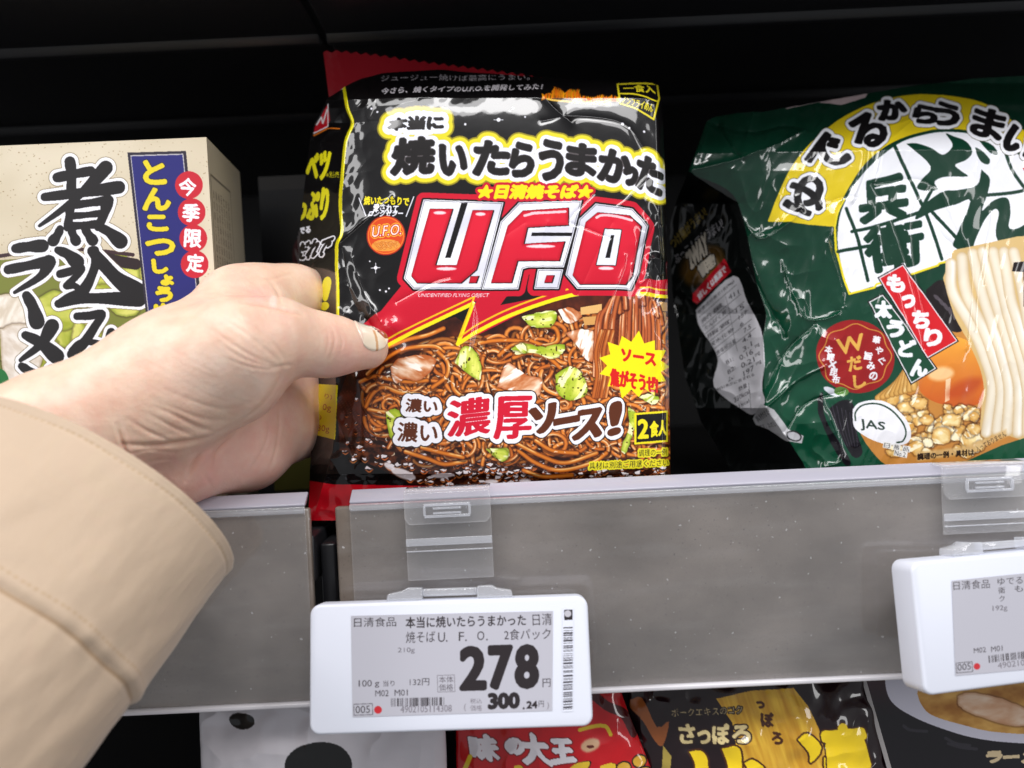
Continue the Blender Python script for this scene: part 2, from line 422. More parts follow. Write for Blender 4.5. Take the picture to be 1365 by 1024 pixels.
s2 = shelf('store_shelf', xR, 0.70, 'long shelf segment with dusty grey price rail carrying both white price labels', 0.0052, 0)
# hanging upper shelves (dark undersides) and the back of the rack
ZUP = 0.150
def upper(x0, x1, label):
    t = empty('upper_shelf', ((x0 + x1) / 2, 0, ZUP), label, 'shelf')
    cx, hx = (x0 + x1) / 2, (x1 - x0) / 2
    m = MB(); m.box((cx, 0.205, ZUP + 0.008), (hx, 0.195, 0.008)); m.build('deck', M_BLACK, t, 0.001)
    m = MB()
    m.prism([(88, 0), (96, 0), (93.5, -3.4), (91, -3.4)], x0, x1, lambda u, v, w: (w, u * MM, ZUP - 0.0002 + v * MM))
    m.build('stiffening_rib', M_BLACK, t, 0.0006)
    m = MB()
    m.prism([(196, 0), (206, 0), (203, -4), (199, -4)], x0, x1, lambda u, v, w: (w, u * MM, ZUP - 0.0002 + v * MM))
    m.build('stiffening_rib', M_BLACK, t, 0.0006)
    m = MB(); m.box((cx, 0.0085, ZUP - 0.0002 + 0.034), (hx, 0.0015, 0.034)); m.build('price_rail', M_RAIL, t, 0.0008)
    return t
xg0 = float(at(425, 35, 90)[0]); xg1 = float(at(434, 30, 90)[0])
upper(-0.62, xg0, 'dark upper shelf over the ramen box, left of the bracket gap')
upper(xg1, 0.70, 'dark upper shelf over the green pack, right of the bracket gap')
bp = empty('rack_back', (0, 0.405, -0.1), 'black rear panel of the shelving behind all the packs', 'rack panel')
m = MB(); m.box((0.04, 0.405, -0.02), (0.70, 0.004, 0.42)); m.build('panel', M_BACK, bp, 0.001)
m = MB(); m.box((float(at(435, 20, 330)[0]), 0.385, -0.02), (0.018, 0.0155, 0.42)); m.build('upright', M_BLACK, bp, 0.002)
A = at(437, -30, 150); B = at(456, 66, 185)
br = empty('shelf_bracket', tuple((A + B) / 2), 'thin dark steel rod hanging in the gap between the two upper shelves', 'bracket')
m = MB(); d = unit(B - A); e1 = unit(np.cross(d, (0, 1, 0))); e2 = np.cross(d, e1)
m.box((A + B) / 2, (0.0007, 0.002, np.linalg.norm(B - A) / 2), np.stack([e1, e2, d], 1)); m.build('rod', mat('bracket_steel', (0.10, 0.10, 0.11), 0.35, Metallic=0.6), br, 0.0004)
# lower shelf the bottom row stands on
ZLOW = -0.262
lw = empty('store_shelf', (0.03, 0, ZLOW), 'lowest dark shelf that the red, brown and white packs stand on', 'shelf')
m = MB(); m.box((0.03, 0.2, ZLOW - 0.008), (0.65, 0.1985, 0.008)); m.build('deck', M_BLACK, lw, 0.001)
m = MB(); m.box((0.03, -0.0005, ZLOW - 0.028), (0.65, 0.0016, 0.034)); m.build('price_rail', M_RAIL, lw, 0.0008)
# rack foot dark slot piece seen in the gap
m = MB(); gx = (xL + xR) / 2
t = empty('gap_bracket', (gx, 0.02, zt - 0.03), 'small black shelf hook down in the gap between the two price rails', 'bracket')
m.box((gx - 0.001, 0.020, zt - 0.032), (0.0028, 0.010, 0.016)); m.build('hook', M_BLACK, t, 0.001)

# ================================================================== electronic price labels
M_WHITE = bumpify(mat('white_label_plastic', (0.73, 0.755, 0.85), 0.42), 2500, 0.06, 0.0001)
M_EINK = art_mat('grey_eink', 0.35, Coat_Weight=0.3, Coat_Roughness=0.25)
M_PRINTW = art_mat('printed_white_plastic', 0.45)
def frame_of(px, py, Y, tilt, yaw, roll):
    Rm = Matrix.Rotation(math.radians(yaw), 3, 'Z') @ Matrix.Rotation(math.radians(-tilt), 3, 'X') @ Matrix.Rotation(math.radians(roll), 3, 'Y')
    ex = np.array(Rm @ Vector((1, 0, 0))); ey = np.array(Rm @ Vector((0, 0, 1))); n = np.array(Rm @ Vector((0, -1, 0)))
    return at(px, py, Y), ex, ey, n
def flat_print(name, quad, dens, art, O, n, off, m, parent):
    """a printed patch lying on the plane (O,n), its corners given as TL TR BR BL"""
    q = np.array(quad, float)
    nx = max(2, int(np.linalg.norm(q[1] - q[0]) * dens)); ny = max(2, int(np.linalg.norm(q[3] - q[0]) * dens))
    u, v = np.meshgrid(np.linspace(0, 1, nx), np.linspace(0, 1, ny)); u = u[..., None]; v = v[..., None]
    P = (q[0] * (1 - u) + q[1] * u) * (1 - v) + (q[3] * (1 - u) + q[2] * u) * v
    V = on_plane(P[..., 0], P[..., 1], O, n) + n * off - np.array(parent.location)
    col = art.sample(P[..., 0], P[..., 1]).reshape(-1, 3)
    return link(name, quads_mesh(name, V.reshape(-1, 3), grid_quads(ny, nx), m, col, False), parent)
def label_body(corners, fr, label, extra):
    O, ex, ey, n = fr
    C = [on_plane(*c, O, n) for c in corners]                       # TL TR BR BL on the face plane
    cen = sum(C) / 4; w = (np.linalg.norm(C[1] - C[0]) + np.linalg.norm(C[2] - C[3])) / 4; h = (np.linalg.norm(C[3] - C[0]) + np.linalg.norm(C[2] - C[1])) / 4
    t = empty('price_label', tuple(cen), label, 'price label', 'electronic price labels clipped to the rail')
    P = lambda u, v, wv: cen + ex * u + ey * v + n * wv
    m = MB(); m.prism(rrect(w, h, 0.0032), -0.0100, 0.0, lambda u, v, wv: P(u, v, wv)); m.build('housing', M_WHITE, t, 0.0009, seg=3)
    m = MB(); m.prism(rrect(w - 0.0045, h - 0.001, 0.002), -0.0135, -0.0095, lambda u, v, wv: P(u + 0.001, v - 0.0006, wv)); m.build('back_shell', M_WHITE, t, 0.001)
    return t, P, w, h, n, cen
def clip(t, P, w, h, xc, hw, cut=False):
    """clear hinged clip: plate up the rail, hook over the lip, feet on the label"""
    zc = lambda y: y
    Yf = -0.0030
    top = zt + 0.0022
    lab = P(xc, h, -0.006); x = lab[0]; zl = lab[2]
    c = empty('label_clip', (x, Yf, zl), None, None) if False else None
    m = MB(); m.box((x, Yf, (top + zl + 0.0045) / 2), (hw, 0.00055, (top - zl - 0.0045) / 2)); pl = m.build('clip_plate', M_CLEAR, t, 0.0003)
    m = MB(); m.prism([(-hw, 0), (hw, 0), (hw, -0.0085), (hw - 0.0015, -0.0105), (-hw + 0.0015, -0.0105), (-hw, -0.0085)], Yf - 0.0022, Yf - 0.0008, lambda u, v, wv: (x + u, wv, top + v)); m.build('clip_flap', M_CLEAR, t, 0.0003)
    m = MB()
    for dx, hx, z0, hz in ((0, 0.0075, -0.0040, 0.0004), (0, 0.0075, -0.0078, 0.0004), (-0.0074, 0.0004, -0.0059, 0.0015), (0.0074, 0.0004, -0.0059, 0.0015), (0, 0.0046, -0.0052, 0.0003), (0, 0.0046, -0.0068, 0.0003)):
        m.box((x + dx, Yf - 0.0029, top + z0), (hx, 0.0005, hz))
    m.build('clip_slot', M_LIPC, t, 0.0001)
    m = MB(); m.box((x, Yf - 0.0009, top - 0.0165), (hw, 0.0003, 0.0012)); m.box((x, Yf - 0.0009, top - 0.0195), (hw, 0.0002, 0.0002)); m.build('clip_rib', M_LIPC, t, 0.0001)
    m = MB(); m.box((x, Yf + 0.0028, top + 0.0004), (hw, 0.0045, 0.0004)); m.build('clip_hook', M_CLEAR, t, 0.0002)
    ex = unit(P(1, 0, 0) - P(0, 0, 0))
    m = MB()
    for s in (-1, 1):
        a = [(s * (hw * 0.62), 0), (s * (hw + 0.0060), 0), (s * (hw + 0.0056), 0.0022), (s * (hw + 0.001), 0.0030), (s * hw * 0.95, 0.0040), (s * hw * 0.62, 0.0038)]
        m.prism(a, -0.0100, -0.0035, lambda u, v, wv: P(xc + u, h + v, wv))
    m.build('clip_foot', M_LIPC, t, 0.0004)
    m = MB(); m.prism([(-hw * 0.62, 0.001), (hw * 0.62, 0.001), (hw * 0.62, 0.0034), (-hw * 0.62, 0.0034)], -0.0075, -0.0048, lambda u, v, wv: P(xc + u, h + v, wv)); m.build('clip_hinge', M_LIPC, t, 0.0006)

INK = (52, 46, 50)
K = 3.2
# -- left label
fr = frame_of(600, 888, -20, 10, 0, 0.8)
t, P, w, h, n, cen = label_body([(411.5, 806), (787, 795.5), (787, 968.5), (413.5, 980.5)], fr, 'white electronic price label showing 278 yen, hanging below the black noodle pack', 0)
clip(t, P, w, h, 0.0, 0.0142)
a = Art(464, 808, 742, 962, K, (186, 185, 195))
c8 = crop(390, 620, 2.535)
def T(st, tl, tr, bl, d=0.0, col=INK): a.text(st, c8(tl, tr, bl), [(d, col)])
T('日清食品', (208, 516), (350, 513), (208, 548), 0.15); T('本当に焼いたらうまかった', (383, 514), (788, 505), (383, 551), 0.35); T('日清', (810, 503), (875, 500), (812, 543), 0.3)
T('焼そば', (383, 563), (482, 560), (383, 602), 0.3); T('U', (492, 566), (515, 565), (492, 598), 0.25); T('F', (562, 564), (579, 564), (562, 594), 0.25); T('O', (624, 562), (648, 561), (624, 592), 0.25)
for x, y in ((521, 594), (586, 592), (657, 590)): a.ellipse(*c8((x, y))[0], 1.1, 1.1, INK)
T('2食パック', (715, 555), (872, 551), (715, 592), 0.25); T('210g', (356, 617), (413, 616), (356, 638), -0.05, (90, 85, 92))
for s, x0, x1 in (('2', 572, 648), ('7', 668, 736), ('8', 758, 825)): T(s, (x0, 620 - (x0 - 572) * .03), (x1, 618 - (x0 - 572) * .03), (x0, 755 - (x0 - 572) * .03), 3.6, (40, 33, 36))
T('円', (845, 722), (872, 721), (845, 750), 0.1); T('100', (224, 727), (268, 726), (224, 749), 0.1); T('g', (278, 733), (293, 733), (278, 752), 0); T('当り', (306, 728), (345, 727), (306, 748), 0.1); T('132円', (396, 722), (462, 720), (396, 746), 0.1)
T('本体', (495, 714), (543, 713), (495, 736), 0, (80, 74, 80)); T('価格', (495, 740), (543, 739), (495, 763), 0, (80, 74, 80))
a.stroke(c8((489, 711), (547, 709), (549, 765), (491, 767), (489, 711)), 0.6, (90, 84, 90))
T('M02', (280, 761), (325, 760), (280, 782), 0.1); T('M01', (345, 759), (389, 758), (345, 780), 0.1)
T('005', (213, 814), (262, 812), (213, 839), 0.15); a.stroke(c8((207, 808), (270, 806), (271, 843), (208, 845), (207, 808)), 0.8, INK); a.ellipse(*c8((289, 827))[0], 5.2, 5.2, (196, 40, 48))
def bars(q, nb, seed, vert=False, col=INK):
    rs = np.random.RandomState(seed); wds = rs.choice([1, 1, 1, 2, 2, 3], nb * 2).astype(float); e = np.concatenate([[0], np.cumsum(wds)]); e /= e[-1]
    q = np.array(q, float)
    for i in range(nb):
        u0, u1 = e[2 * i], e[2 * i + 1]
        f = (lambda u, v: (q[0] * (1 - v) + q[1] * v) * (1 - u) + (q[3] * (1 - v) + q[2] * v) * u) if vert else (lambda u, v: (q[0] * (1 - u) + q[1] * u) * (1 - v) + (q[3] * (1 - u) + q[2] * u) * v)
        a.poly([f(u0, 0), f(u1, 0), f(u1, 1), f(u0, 1)], col)
bars(c8((333, 788), (514, 784), (514, 812), (333, 816)), 30, 3); T('4902105114308', (365, 814), (538, 810), (365, 837), 0, (110, 104, 112))
T('300', (664, 774), (764, 771), (664, 822), 1.9, (40, 33, 36)); T('24', (792, 799), (826, 798), (792, 822), 0.7, (40, 33, 36)); a.ellipse(*c8((781, 822))[0], 1.4, 1.4, INK)
T('円', (831, 797), (849, 796), (831, 818), 0); T('税込', (600, 789), (640, 788), (600, 806), -0.05, (110, 104, 112)); T('価格', (600, 811), (640, 810), (600, 831), -0.05, (110, 104, 112)); T('(', (580, 806), (586, 806), (580, 832), 0, (110, 104, 112)); T(')', (860, 800), (866, 800), (860, 826), 0, (110, 104, 112))
flat_print('screen', [(468, 821), (737, 814.5), (736, 947.5), (470, 956)], 2.9, a, fr[0], n, 0.00015, M_EINK, t)
a = Art(748, 805, 768, 952, K, (226, 229, 242))
bars(c8((915, 548), (947, 547), (946, 828), (914, 831)), 40, 9, True, (62, 58, 66))
a.poly(c8((917, 489), (946, 488), (946, 523), (918, 524)), (40, 34, 36)); a.ellipse(*c8((930, 502))[0], 4.6, 4.6, (190, 188, 196))
flat_print('barcode', [(749.6, 811), (764.5, 810.6), (764, 948), (749.8, 949)], 2.9, a, fr[0], n, 0.00015, M_PRINTW, t)
# -- right label
fr = frame_of(1330, 840, -22, 7, 13, 1.2)
cr = crop(800, 580, 2.306)
FC = [(1217, 757), (1550, 714), (1556, 886), (1231, 928)]
t, P, w, h, n, cen = label_body(FC, fr, 'white electronic price label cut off by the right edge, hanging below the green udon pack', 0)
clip(t, P, w, h, -0.0085, 0.0142)
a = Art(1266, 700, 1530, 905, K, (186, 185, 195))
def T(st, tl, tr, bl, d=0.0, col=INK): a.text(st, cr(tl, tr, bl), [(d, col)])
T('日清食品', (1084, 450), (1196, 443), (1085, 477), 0.2); T('ゆでるからうまい', (1220, 440), (1440, 424), (1221, 462), 0.25); T('衛', (1222, 468), (1243, 466), (1223, 488), 0.15); T('もっちり', (1272, 463), (1395, 452), (1273, 483), 0.2)
T('ク', (1225, 494), (1242, 493), (1226, 512), 0.15); T('192g', (1205, 525), (1250, 522), (1206, 545), 0, (90, 85, 92)); T('M02', (1147, 655), (1184, 651), (1148, 671), 0.1); T('M01', (1200, 650), (1235, 646), (1201, 667), 0.1)
T('005', (1097, 704), (1138, 699), (1098, 725), 0.15); a.stroke(cr((1093, 701), (1142, 696), (1144, 727), (1095, 731), (1093, 701)), 0.8, INK); a.ellipse(*cr((1157, 711))[0], 4.4, 4.4, (196, 40, 48))
bars(cr((1192, 678), (1380, 655), (1381, 678), (1194, 700)), 30, 5); T('4902105114315', (1220, 700), (1400, 677), (1222, 718), 0, (110, 104, 112))
flat_print('screen', cr((1079, 448), (1640, 390), (1650, 690), (1091, 740)), 2.4, a, fr[0], n, 0.00015, M_EINK, t)
# ================================================================== printed films
M_FILM = art_mat('glossy_printed_film', 0.30, None, Coat_Weight=1.0, Coat_Roughness=0.045, Coat_IOR=1.5, Specular_IOR_Level=0.12)
M_FOIL_BACK = mat('dark_pack_back_film', (0.02, 0.015, 0.015), 0.3)
def noodle(a, pts, w, dark, mid, light, seed=0, taper=False):
    rs = np.random.RandomState(seed); o = rs.uniform(-0.25, 0.1); D, Md, Lt = rgb(dark), rgb(mid), rgb(light)
    ph = rs.rand() * 6; fr = rs.uniform(3, 9)
    def f(r, t):
        e = np.clip(1 - r * r, 0, 1)[..., None]; h = np.exp(-((r - o + 0.25) / 0.30) ** 2)[..., None] * np.clip(0.15 + 0.85 * np.sin(t * fr + ph) + .3 * np.sin(t * fr * 3.7 + ph), 0, 1)[..., None]
        c = D + (Md - D) * e ** 0.8
        return c + (Lt - c) * h * 0.85
    a.stroke(pts, w, f, taper=taper)
def blob(a, pts, c0, c1, seed, edge=None, scale=7, spots=None, streak=None):
    """printed food piece: mottled polygon, darker rim, streaky gloss"""
    P0 = smooth(list(pts) + [pts[0]], 5); rs = np.random.RandomState(seed + 900); P0 = P0 + rs.uniform(-.7, .7, P0.shape)
    m, bb = a.polymask(P0, 4)
    if m.size == 0: return
    X, Y = a.XY(bb); th = rs.uniform(0, 3.1); U_ = X * math.cos(th) + Y * math.sin(th); V_ = -X * math.sin(th) + Y * math.cos(th)
    nz = np.clip(fbm(U_, V_ * .45, scale, seed, 4) * 2.4 - 0.7, 0, 1)[..., None]
    col = rgb(c0) * (1 - nz) + rgb(c1) * nz
    di = a.dist(~m, 4.5); e = np.clip(di / 4.0, 0, 1)[..., None] ** .6
    col = (rgb(edge) if edge is not None else rgb(c0) * 0.55) * (1 - e) + col * e
    if streak is not None:
        sp = np.clip((fbm(U_, V_ * .25, scale * .6, seed + 30, 3) - .56) * 9, 0, 1)[..., None]; col = col * (1 - sp) + rgb(streak) * sp
    if spots is not None:
        sp = (fbm(X, Y, 3.6, seed + 50, 2) > 0.76)[..., None]; col = np.where(sp, rgb(spots), col)
    d = a.dist(m, 3.0); a.put(np.clip(1 - d / 3.0, 0, 1), bb, (36, 14, 6), 0.45)
    a.put(m, bb, lambda x, y: col)
def film_mesh(nx, ny, L, R, Tp, Bt):
    """transfinite grid of pixel positions between left/right (functions of y 0..1) and top/bottom (functions of x 0..1)"""
    s, t = np.meshgrid(np.linspace(0, 1, nx), np.linspace(0, 1, ny))
    yl = Tp(0 * s) * 0
    top = Tp(s); bot = Bt(s); py = top * (1 - t) + bot * t
    lx = L(py); rx = R(py); px = lx * (1 - s) + rx * s
    return s, t, px, py
def pillow_back(px, py, step, back, flip=False):
    pass
def pack_mesh(name, px, py, h, p0, n, thick, art, m, parent, backstep=16, hm=None):
    """front film (dense) + back film (coarse, bulging by thick mm) as one closed-looking mesh; h = height of the front over the base plane in mm"""
    ny, nx = px.shape
    V = on_plane(px, py, p0, n) + n * (h * MM)[..., None]
    if hm is not None:                                       # overall form: the film falls away from the base plane
        d = ray(px, py); V = V + d * (hm * MM / (d @ n))[..., None]
    col = art.sample(px, py)
    iy = np.unique(np.r_[np.arange(0, ny, backstep), ny - 1]); ix = np.unique(np.r_[np.arange(0, nx, backstep), nx - 1])
    s, t = np.meshgrid(ix / (nx - 1), iy / (ny - 1))
    Vb = V[np.ix_(iy, ix)] - n * (thick * MM * np.clip(4 * s * (1 - s), 0, 1) ** 0.35 * np.clip(4 * t * (1 - t), 0, 1) ** 0.45)[..., None] - n * 0.00004
    cb = np.full((len(iy) * len(ix), 3), 0.12)
    base = np.array(parent.location)
    VV = np.vstack([V.reshape(-1, 3), Vb.reshape(-1, 3)]) - base
    Q = np.vstack([grid_quads(ny, nx), grid_quads(len(iy), len(ix), ny * nx, True)])
    return link(name, quads_mesh(name, VV, Q, m, np.vstack([col.reshape(-1, 3), cb])), parent), V

# ------------------------------------------------------------------ black yakisoba pack (art in photograph pixels of the pack's front)
def art_ufo():
    a = Art(388, 60, 905, 705, 2.6, (13, 11, 12))
    k1 = crop(400, 50, 3.413); k3 = crop(390, 330, 2.767); k4 = crop(640, 350, 3.103)
    c1 = crop(540, 250, 6.4); c2 = crop(700, 240, 6.4)
    X, Y = a.XY((0, a.H, 0, a.W))
    # ---- food picture
    top = interp([(430, 500), (470, 480), (516, 463), (563, 439), (608, 425), (640, 447), (690, 424), (737, 404), (779, 394), (905, 389)], X)
    bot = interp([(400, 600), (440, 615), (480, 634), (520, 645), (600, 652), (905, 652)], X)
    left = interp([(440, 540), (480, 490), (520, 455), (560, 444), (600, 450), (640, 468), (680, 520)], Y)
    food = (Y > top) & (Y < bot)
    pan = food & (X > interp([(440, 520), (500, 462), (540, 448), (600, 452), (650, 560)], Y))
    nz = fbm(X, Y, 16, 3, 4); n2 = fbm(X * 0.8, Y * 1.25, 8.0, 9, 3); n3 = fbm(X, Y * 1.2, 5.5, 21, 2)
    col = rgb((38, 13, 8)) + (rgb((104, 42, 20)) - rgb((38, 13, 8))) * np.clip(nz * 1.6 - 0.4, 0, 1)[..., None]
    dots = (np.sin(X * 1.25 + Y * 0.5) * np.sin(Y * 1.2) > 0.25)[..., None]
    hot = (X < 545)[..., None]
    col = np.where(dots & hot & (nz > 0.4)[..., None], rgb((84, 38, 26)), col)
    a.img[:] = np.where(pan[..., None], col, a.img)
    rs = np.random.RandomState(4)
    sm = fbm(X, Y * 1.4, 7, 21, 3); low = pan & (Y > interp([(430, 575), (500, 585), (560, 604), (640, 614), (905, 610)], X))
    a.img[:] = np.where(low[..., None], rgb((34, 13, 8)) + (rgb((104, 50, 22)) - rgb((34, 13, 8))) * np.clip(sm * 2.6 - 1.0, 0, 1)[..., None], a.img)
    for i in range(420):                                                                   # bubbling glossy sauce
        x = rs.uniform(455, 888); y = rs.uniform(520, 646) if x < 560 else rs.uniform(606, 647)
        lo_ = np.interp(x, [455, 480, 520, 560, 640, 905], [560, 520, 505, 596, 612, 608]); hi_ = np.interp(x, [455, 480, 520, 600, 905], [600, 622, 640, 647, 647])
        if y < lo_ or y > hi_: continue
        r = rs.uniform(1.4, 3.6) * (1.3 if y > 590 else .8)
        a.ellipse(x, y, r * 1.5, r, (44, 16, 8), .9, rs.uniform(-.4, .4)); a.stroke(smooth([(x - r * 1.2, y + r * .1), (x, y + r * .8), (x + r * 1.3, y)], 4), r * .5, (190 + rs.randint(40), 116, 56), .8, True)
        if rs.rand() < (.95 if y > 580 else .4):
            q = np.sort(rs.uniform(0, 6.28, 7)); rr = r * rs.uniform(.5, 1.25, 7); a.poly(np.stack([x + 1.25 * rr * np.cos(q), y - .4 * r + .7 * rr * np.sin(q)], 1), (244, 236, 240), .95)
    for x, y, rx, ry, ro in ((538, 632, 17, 6, .35), (520, 622, 8, 4, .5), (590, 634, 16, 3, -.05), (500, 575, 5, 8, .4), (560, 604, 10, 2.5, .3), (585, 615, 6, 3, .1), (655, 642, 9, 3, 0), (700, 641, 8, 3, 0)): a.ellipse(x, y, rx, ry, (240, 232, 236), .9, ro, 1.2)
    # noodles heap: springy curls laid over one another, each with its own shadow
    def curl(x, y, Ln, kap, ang, n=16):
        P = [(x, y)]; k = kap
        for q in range(n):
            ang += k * Ln / n; k += rs.uniform(-.35, .35) * abs(kap); P.append((P[-1][0] + math.cos(ang) * Ln / n, P[-1][1] + math.sin(ang) * Ln / n * .8))
        return np.array(P)
    for i in range(720):
        x = rs.uniform(490, 900); y = rs.uniform(436, 612)
        lim = np.interp(x, [490, 520, 560, 600, 660, 740, 800, 900], [520, 488, 464, 456, 452, 424, 414, 410])
        if y < lim: y = lim + rs.uniform(2, 60)
        if x < 575 and y > 562 + (x - 490) * .3: continue
        pts = curl(x, y, rs.uniform(45, 120), rs.choice([-1, 1]) / rs.uniform(13, 46), rs.uniform(0, 6.28)); pts -= (pts.mean(0) - (x, y)) * .6
        if pts[:, 1].max() > 622 or pts[:, 0].min() < 482: continue
        ly = np.interp(pts[:, 0], [490, 520, 560, 600, 660, 740, 800, 900], [512, 480, 458, 452, 448, 420, 410, 406])
        if (pts[:, 1] < ly).any(): continue
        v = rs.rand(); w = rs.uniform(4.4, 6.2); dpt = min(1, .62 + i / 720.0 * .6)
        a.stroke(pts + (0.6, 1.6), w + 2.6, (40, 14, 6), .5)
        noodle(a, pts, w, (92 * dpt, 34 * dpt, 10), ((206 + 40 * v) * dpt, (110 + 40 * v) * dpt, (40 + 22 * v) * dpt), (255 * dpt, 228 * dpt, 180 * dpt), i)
    # explicit foreground loops
    for i, p in enumerate([k3((255, 500), (300, 480), (360, 490), (430, 500), (500, 495)), k3((275, 590), (300, 545), (340, 520), (400, 540), (470, 545)), k3((280, 470), (340, 420), (420, 380), (520, 370), (560, 390)), k3((285, 600), (350, 610), (440, 605)), k3((590, 480), (600, 530), (650, 560), (720, 545)), k3((540, 390), (575, 430), (570, 480), (520, 520)),
                           k3((360, 370), (430, 345), (500, 330), (560, 305)), k4((0, 340), (60, 330), (150, 330), (220, 350)), k4((210, 330), (270, 350), (320, 330), (310, 280), (250, 270)), k4((80, 390), (130, 350), (200, 345), (250, 370)), k4((140, 400), (200, 380), (280, 400), (330, 440)), k4((160, 780), (230, 830), (330, 860), (460, 830), (520, 790)), k4((150, 750), (250, 800), (350, 830), (480, 790)), k4((180, 860), (260, 885), (380, 880)), k4((230, 740), (300, 780), (400, 790)), k3((420, 755), (500, 780), (560, 800), (640, 790)), k3((480, 740), (560, 760), (630, 775)), k4((590, 800), (570, 700), (600, 620), (560, 560))]):
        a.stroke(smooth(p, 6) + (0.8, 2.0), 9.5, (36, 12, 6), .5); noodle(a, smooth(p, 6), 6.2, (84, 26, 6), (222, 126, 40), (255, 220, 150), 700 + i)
    # glints on the sauce-coated noodles
    for i in range(520):
        x, y = rs.uniform(495, 885), rs.uniform(430, 606)
        if y < np.interp(x, [490, 520, 560, 600, 660, 740, 800, 900], [522, 490, 466, 460, 456, 428, 418, 414]): continue
        a_ = rs.uniform(0, 6.28); q = rs.uniform(1.5, 4.5); a.stroke(smooth([(x, y), (x + q * math.cos(a_), y + q * .7 * math.sin(a_)), (x + 2 * q * math.cos(a_ + .5), y + 1.4 * q * math.sin(a_ + .5))], 4), rs.uniform(.8, 1.6), (255, 238, 208), rs.uniform(.45, .9), True)
    for i in range(70):
        x, y = rs.uniform(500, 880), rs.uniform(450, 600); r = rs.uniform(1, 3); a.ellipse(x, y, r * 1.3, r * .8, (44, 14, 6), .55, rs.uniform(-1, 1), .8)
    # cabbage and meat
    G0, G1 = (170, 190, 46), (236, 236, 116)
    for i, p in enumerate([k3((600, 430), (625, 380), (650, 370), (690, 410), (695, 490), (650, 470)), k4((310, 470), (370, 435), (420, 465), (440, 540), (380, 575), (320, 545)), k4((130, 360), (180, 340), (250, 355), (340, 345), (345, 375), (300, 405), (220, 380), (150, 385)), k4((170, 235), (240, 215), (310, 210), (300, 270), (220, 275)), k3((350, 610), (390, 600), (420, 640), (385, 715), (360, 690)), k4((610, 600), (650, 640), (625, 720), (600, 790), (580, 770), (610, 690)), k4((680, 285), (740, 345), (700, 360)), k3((715, 745), (790, 740), (800, 770), (770, 790)), k4((470, 430), (515, 420), (500, 500), (465, 480)), k4((40, 770), (110, 780), (110, 815), (80, 820)), k3((805, 380), (850, 360), (860, 395)) , k4((655, 560), (690, 545), (740, 560), (715, 590))]):
        blob(a, p, G0, G1, 20 + i, (120, 150, 24), 9, (70, 52, 14), (246, 246, 190))
    for i, p in enumerate([k3((365, 450), (390, 420), (430, 410), (470, 400), (530, 415), (515, 460), (470, 495), (420, 490), (385, 505)), k4((70, 520), (110, 425), (150, 440), (190, 470), (255, 490), (235, 560), (150, 540)), k4((350, 300), (420, 285), (470, 300), (465, 410), (430, 400), (400, 350)), k4((320, 205), (370, 195), (420, 230), (360, 260))]):
        blob(a, p, (190, 104, 52), (250, 222, 196), 40 + i, (176, 84, 36), 10, None, (255, 246, 236))
    # lifted bundle with chopsticks
    a.poly(k4((413, 195), (500, 180), (500, 215), (415, 225)), (226, 178, 110)); a.poly(k4((422, 235), (500, 228), (500, 262), (430, 268)), (214, 158, 88)); a.poly(k4((715, 165), (775, 165), (775, 200), (715, 205)), (222, 172, 104)); a.poly(k4((715, 205), (770, 205), (768, 245), (715, 240)), (208, 150, 80))
    for i in np.random.RandomState(12).permutation(44):
        x = 798 + i * 1.86; v = rs.rand(); yt = 385 + ((x - 838) / 42.0) ** 2 * 24 + rs.uniform(-2, 3); lean = (x - 838) * .06; w = rs.uniform(4.6, 6.4)
        pts = smooth([(x + lean - 4, 480 + rs.uniform(0, 26)), (x + lean - 2, 450), (x - 1, 424), (838 + (x - 838) * .84 + 1, yt + 9), (838 + (x - 838) * .80 + 5, yt), (838 + (x - 838) * .80 + 9, yt + 6), (838 + (x - 838) * .84 + 11, yt + 22)], 5)
        a.stroke(pts + (.8, .4), w + 1.6, (60, 18, 8), .6); noodle(a, pts, w, (96, 34, 14), (186 + 36 * v, 92 + 34 * v, 48 + 14 * v), (255, 214, 170), 900 + i)
    for i in range(12):
        x0 = 470 + rs.rand() * 60; noodle(a, smooth(k4((x0 + 20, 290), (x0, 380), (x0 + 5, 470), (x0 - 10, 560)), 5), 5.4, (96, 34, 10), (196, 104, 42), (250, 196, 130), 950 + i)
    # ---- red sweep and lightning stripes
    redp = k3((235, 280), (330, 215), (430, 165)) + [(545, 389), (600, 392), (668, 398), (680, 410), (700, 405)] + k4((190, 150), (320, 110), (600, 110), (775, 115), (775, 150), (600, 130), (430, 135), (300, 165), (140, 225), (0, 290)) + k3((690, 260), (643, 320), (615, 375), (680, 205), (480, 300), (350, 365), (300, 330))
    redp = k3((262, 285), (330, 240), (405, 150)) + [(560, 380), (700, 380), (892, 372), (892, 392), (840, 392), (779, 393), (737, 403), (690, 423), (643, 446), (609, 463), (636, 404), (563, 439), (516, 464), (500, 452)]
    a.poly(redp, (196, 18, 44))
    a.poly(k4((85, 185), (110, 150), (290, 120), (270, 150)), (16, 12, 12)); a.poly(k4((160, 150), (185, 40), (245, 40), (215, 145)), (16, 12, 12))
    Yl = (244, 226, 24)
    for d, wv in ((0, 5.0), (-9, 2.2)):
        pth = np.array(k3((352, 366), (480, 303), (668, 214), (612, 362)) + k4((0, 288), (130, 225), (300, 165), (430, 135), (560, 128), (775, 140)), float); pth[:, 1] += d; pth[:4, 0] -= d * 0.2
        a.stroke(pth[:4], wv, Yl if d == 0 else (238, 190, 20)); a.stroke(smooth(pth[3:], 4), wv, Yl if d == 0 else (238, 190, 20))
    # ---- logo letters
    U = c1((165, 126), (842, 152), (695, 725), (655, 886), (82, 886), (0, 795)); Fp = [(692, 273), (776, 270), (764, 319), (751.5, 360.5), (751, 388), (643, 388), (668, 299)]
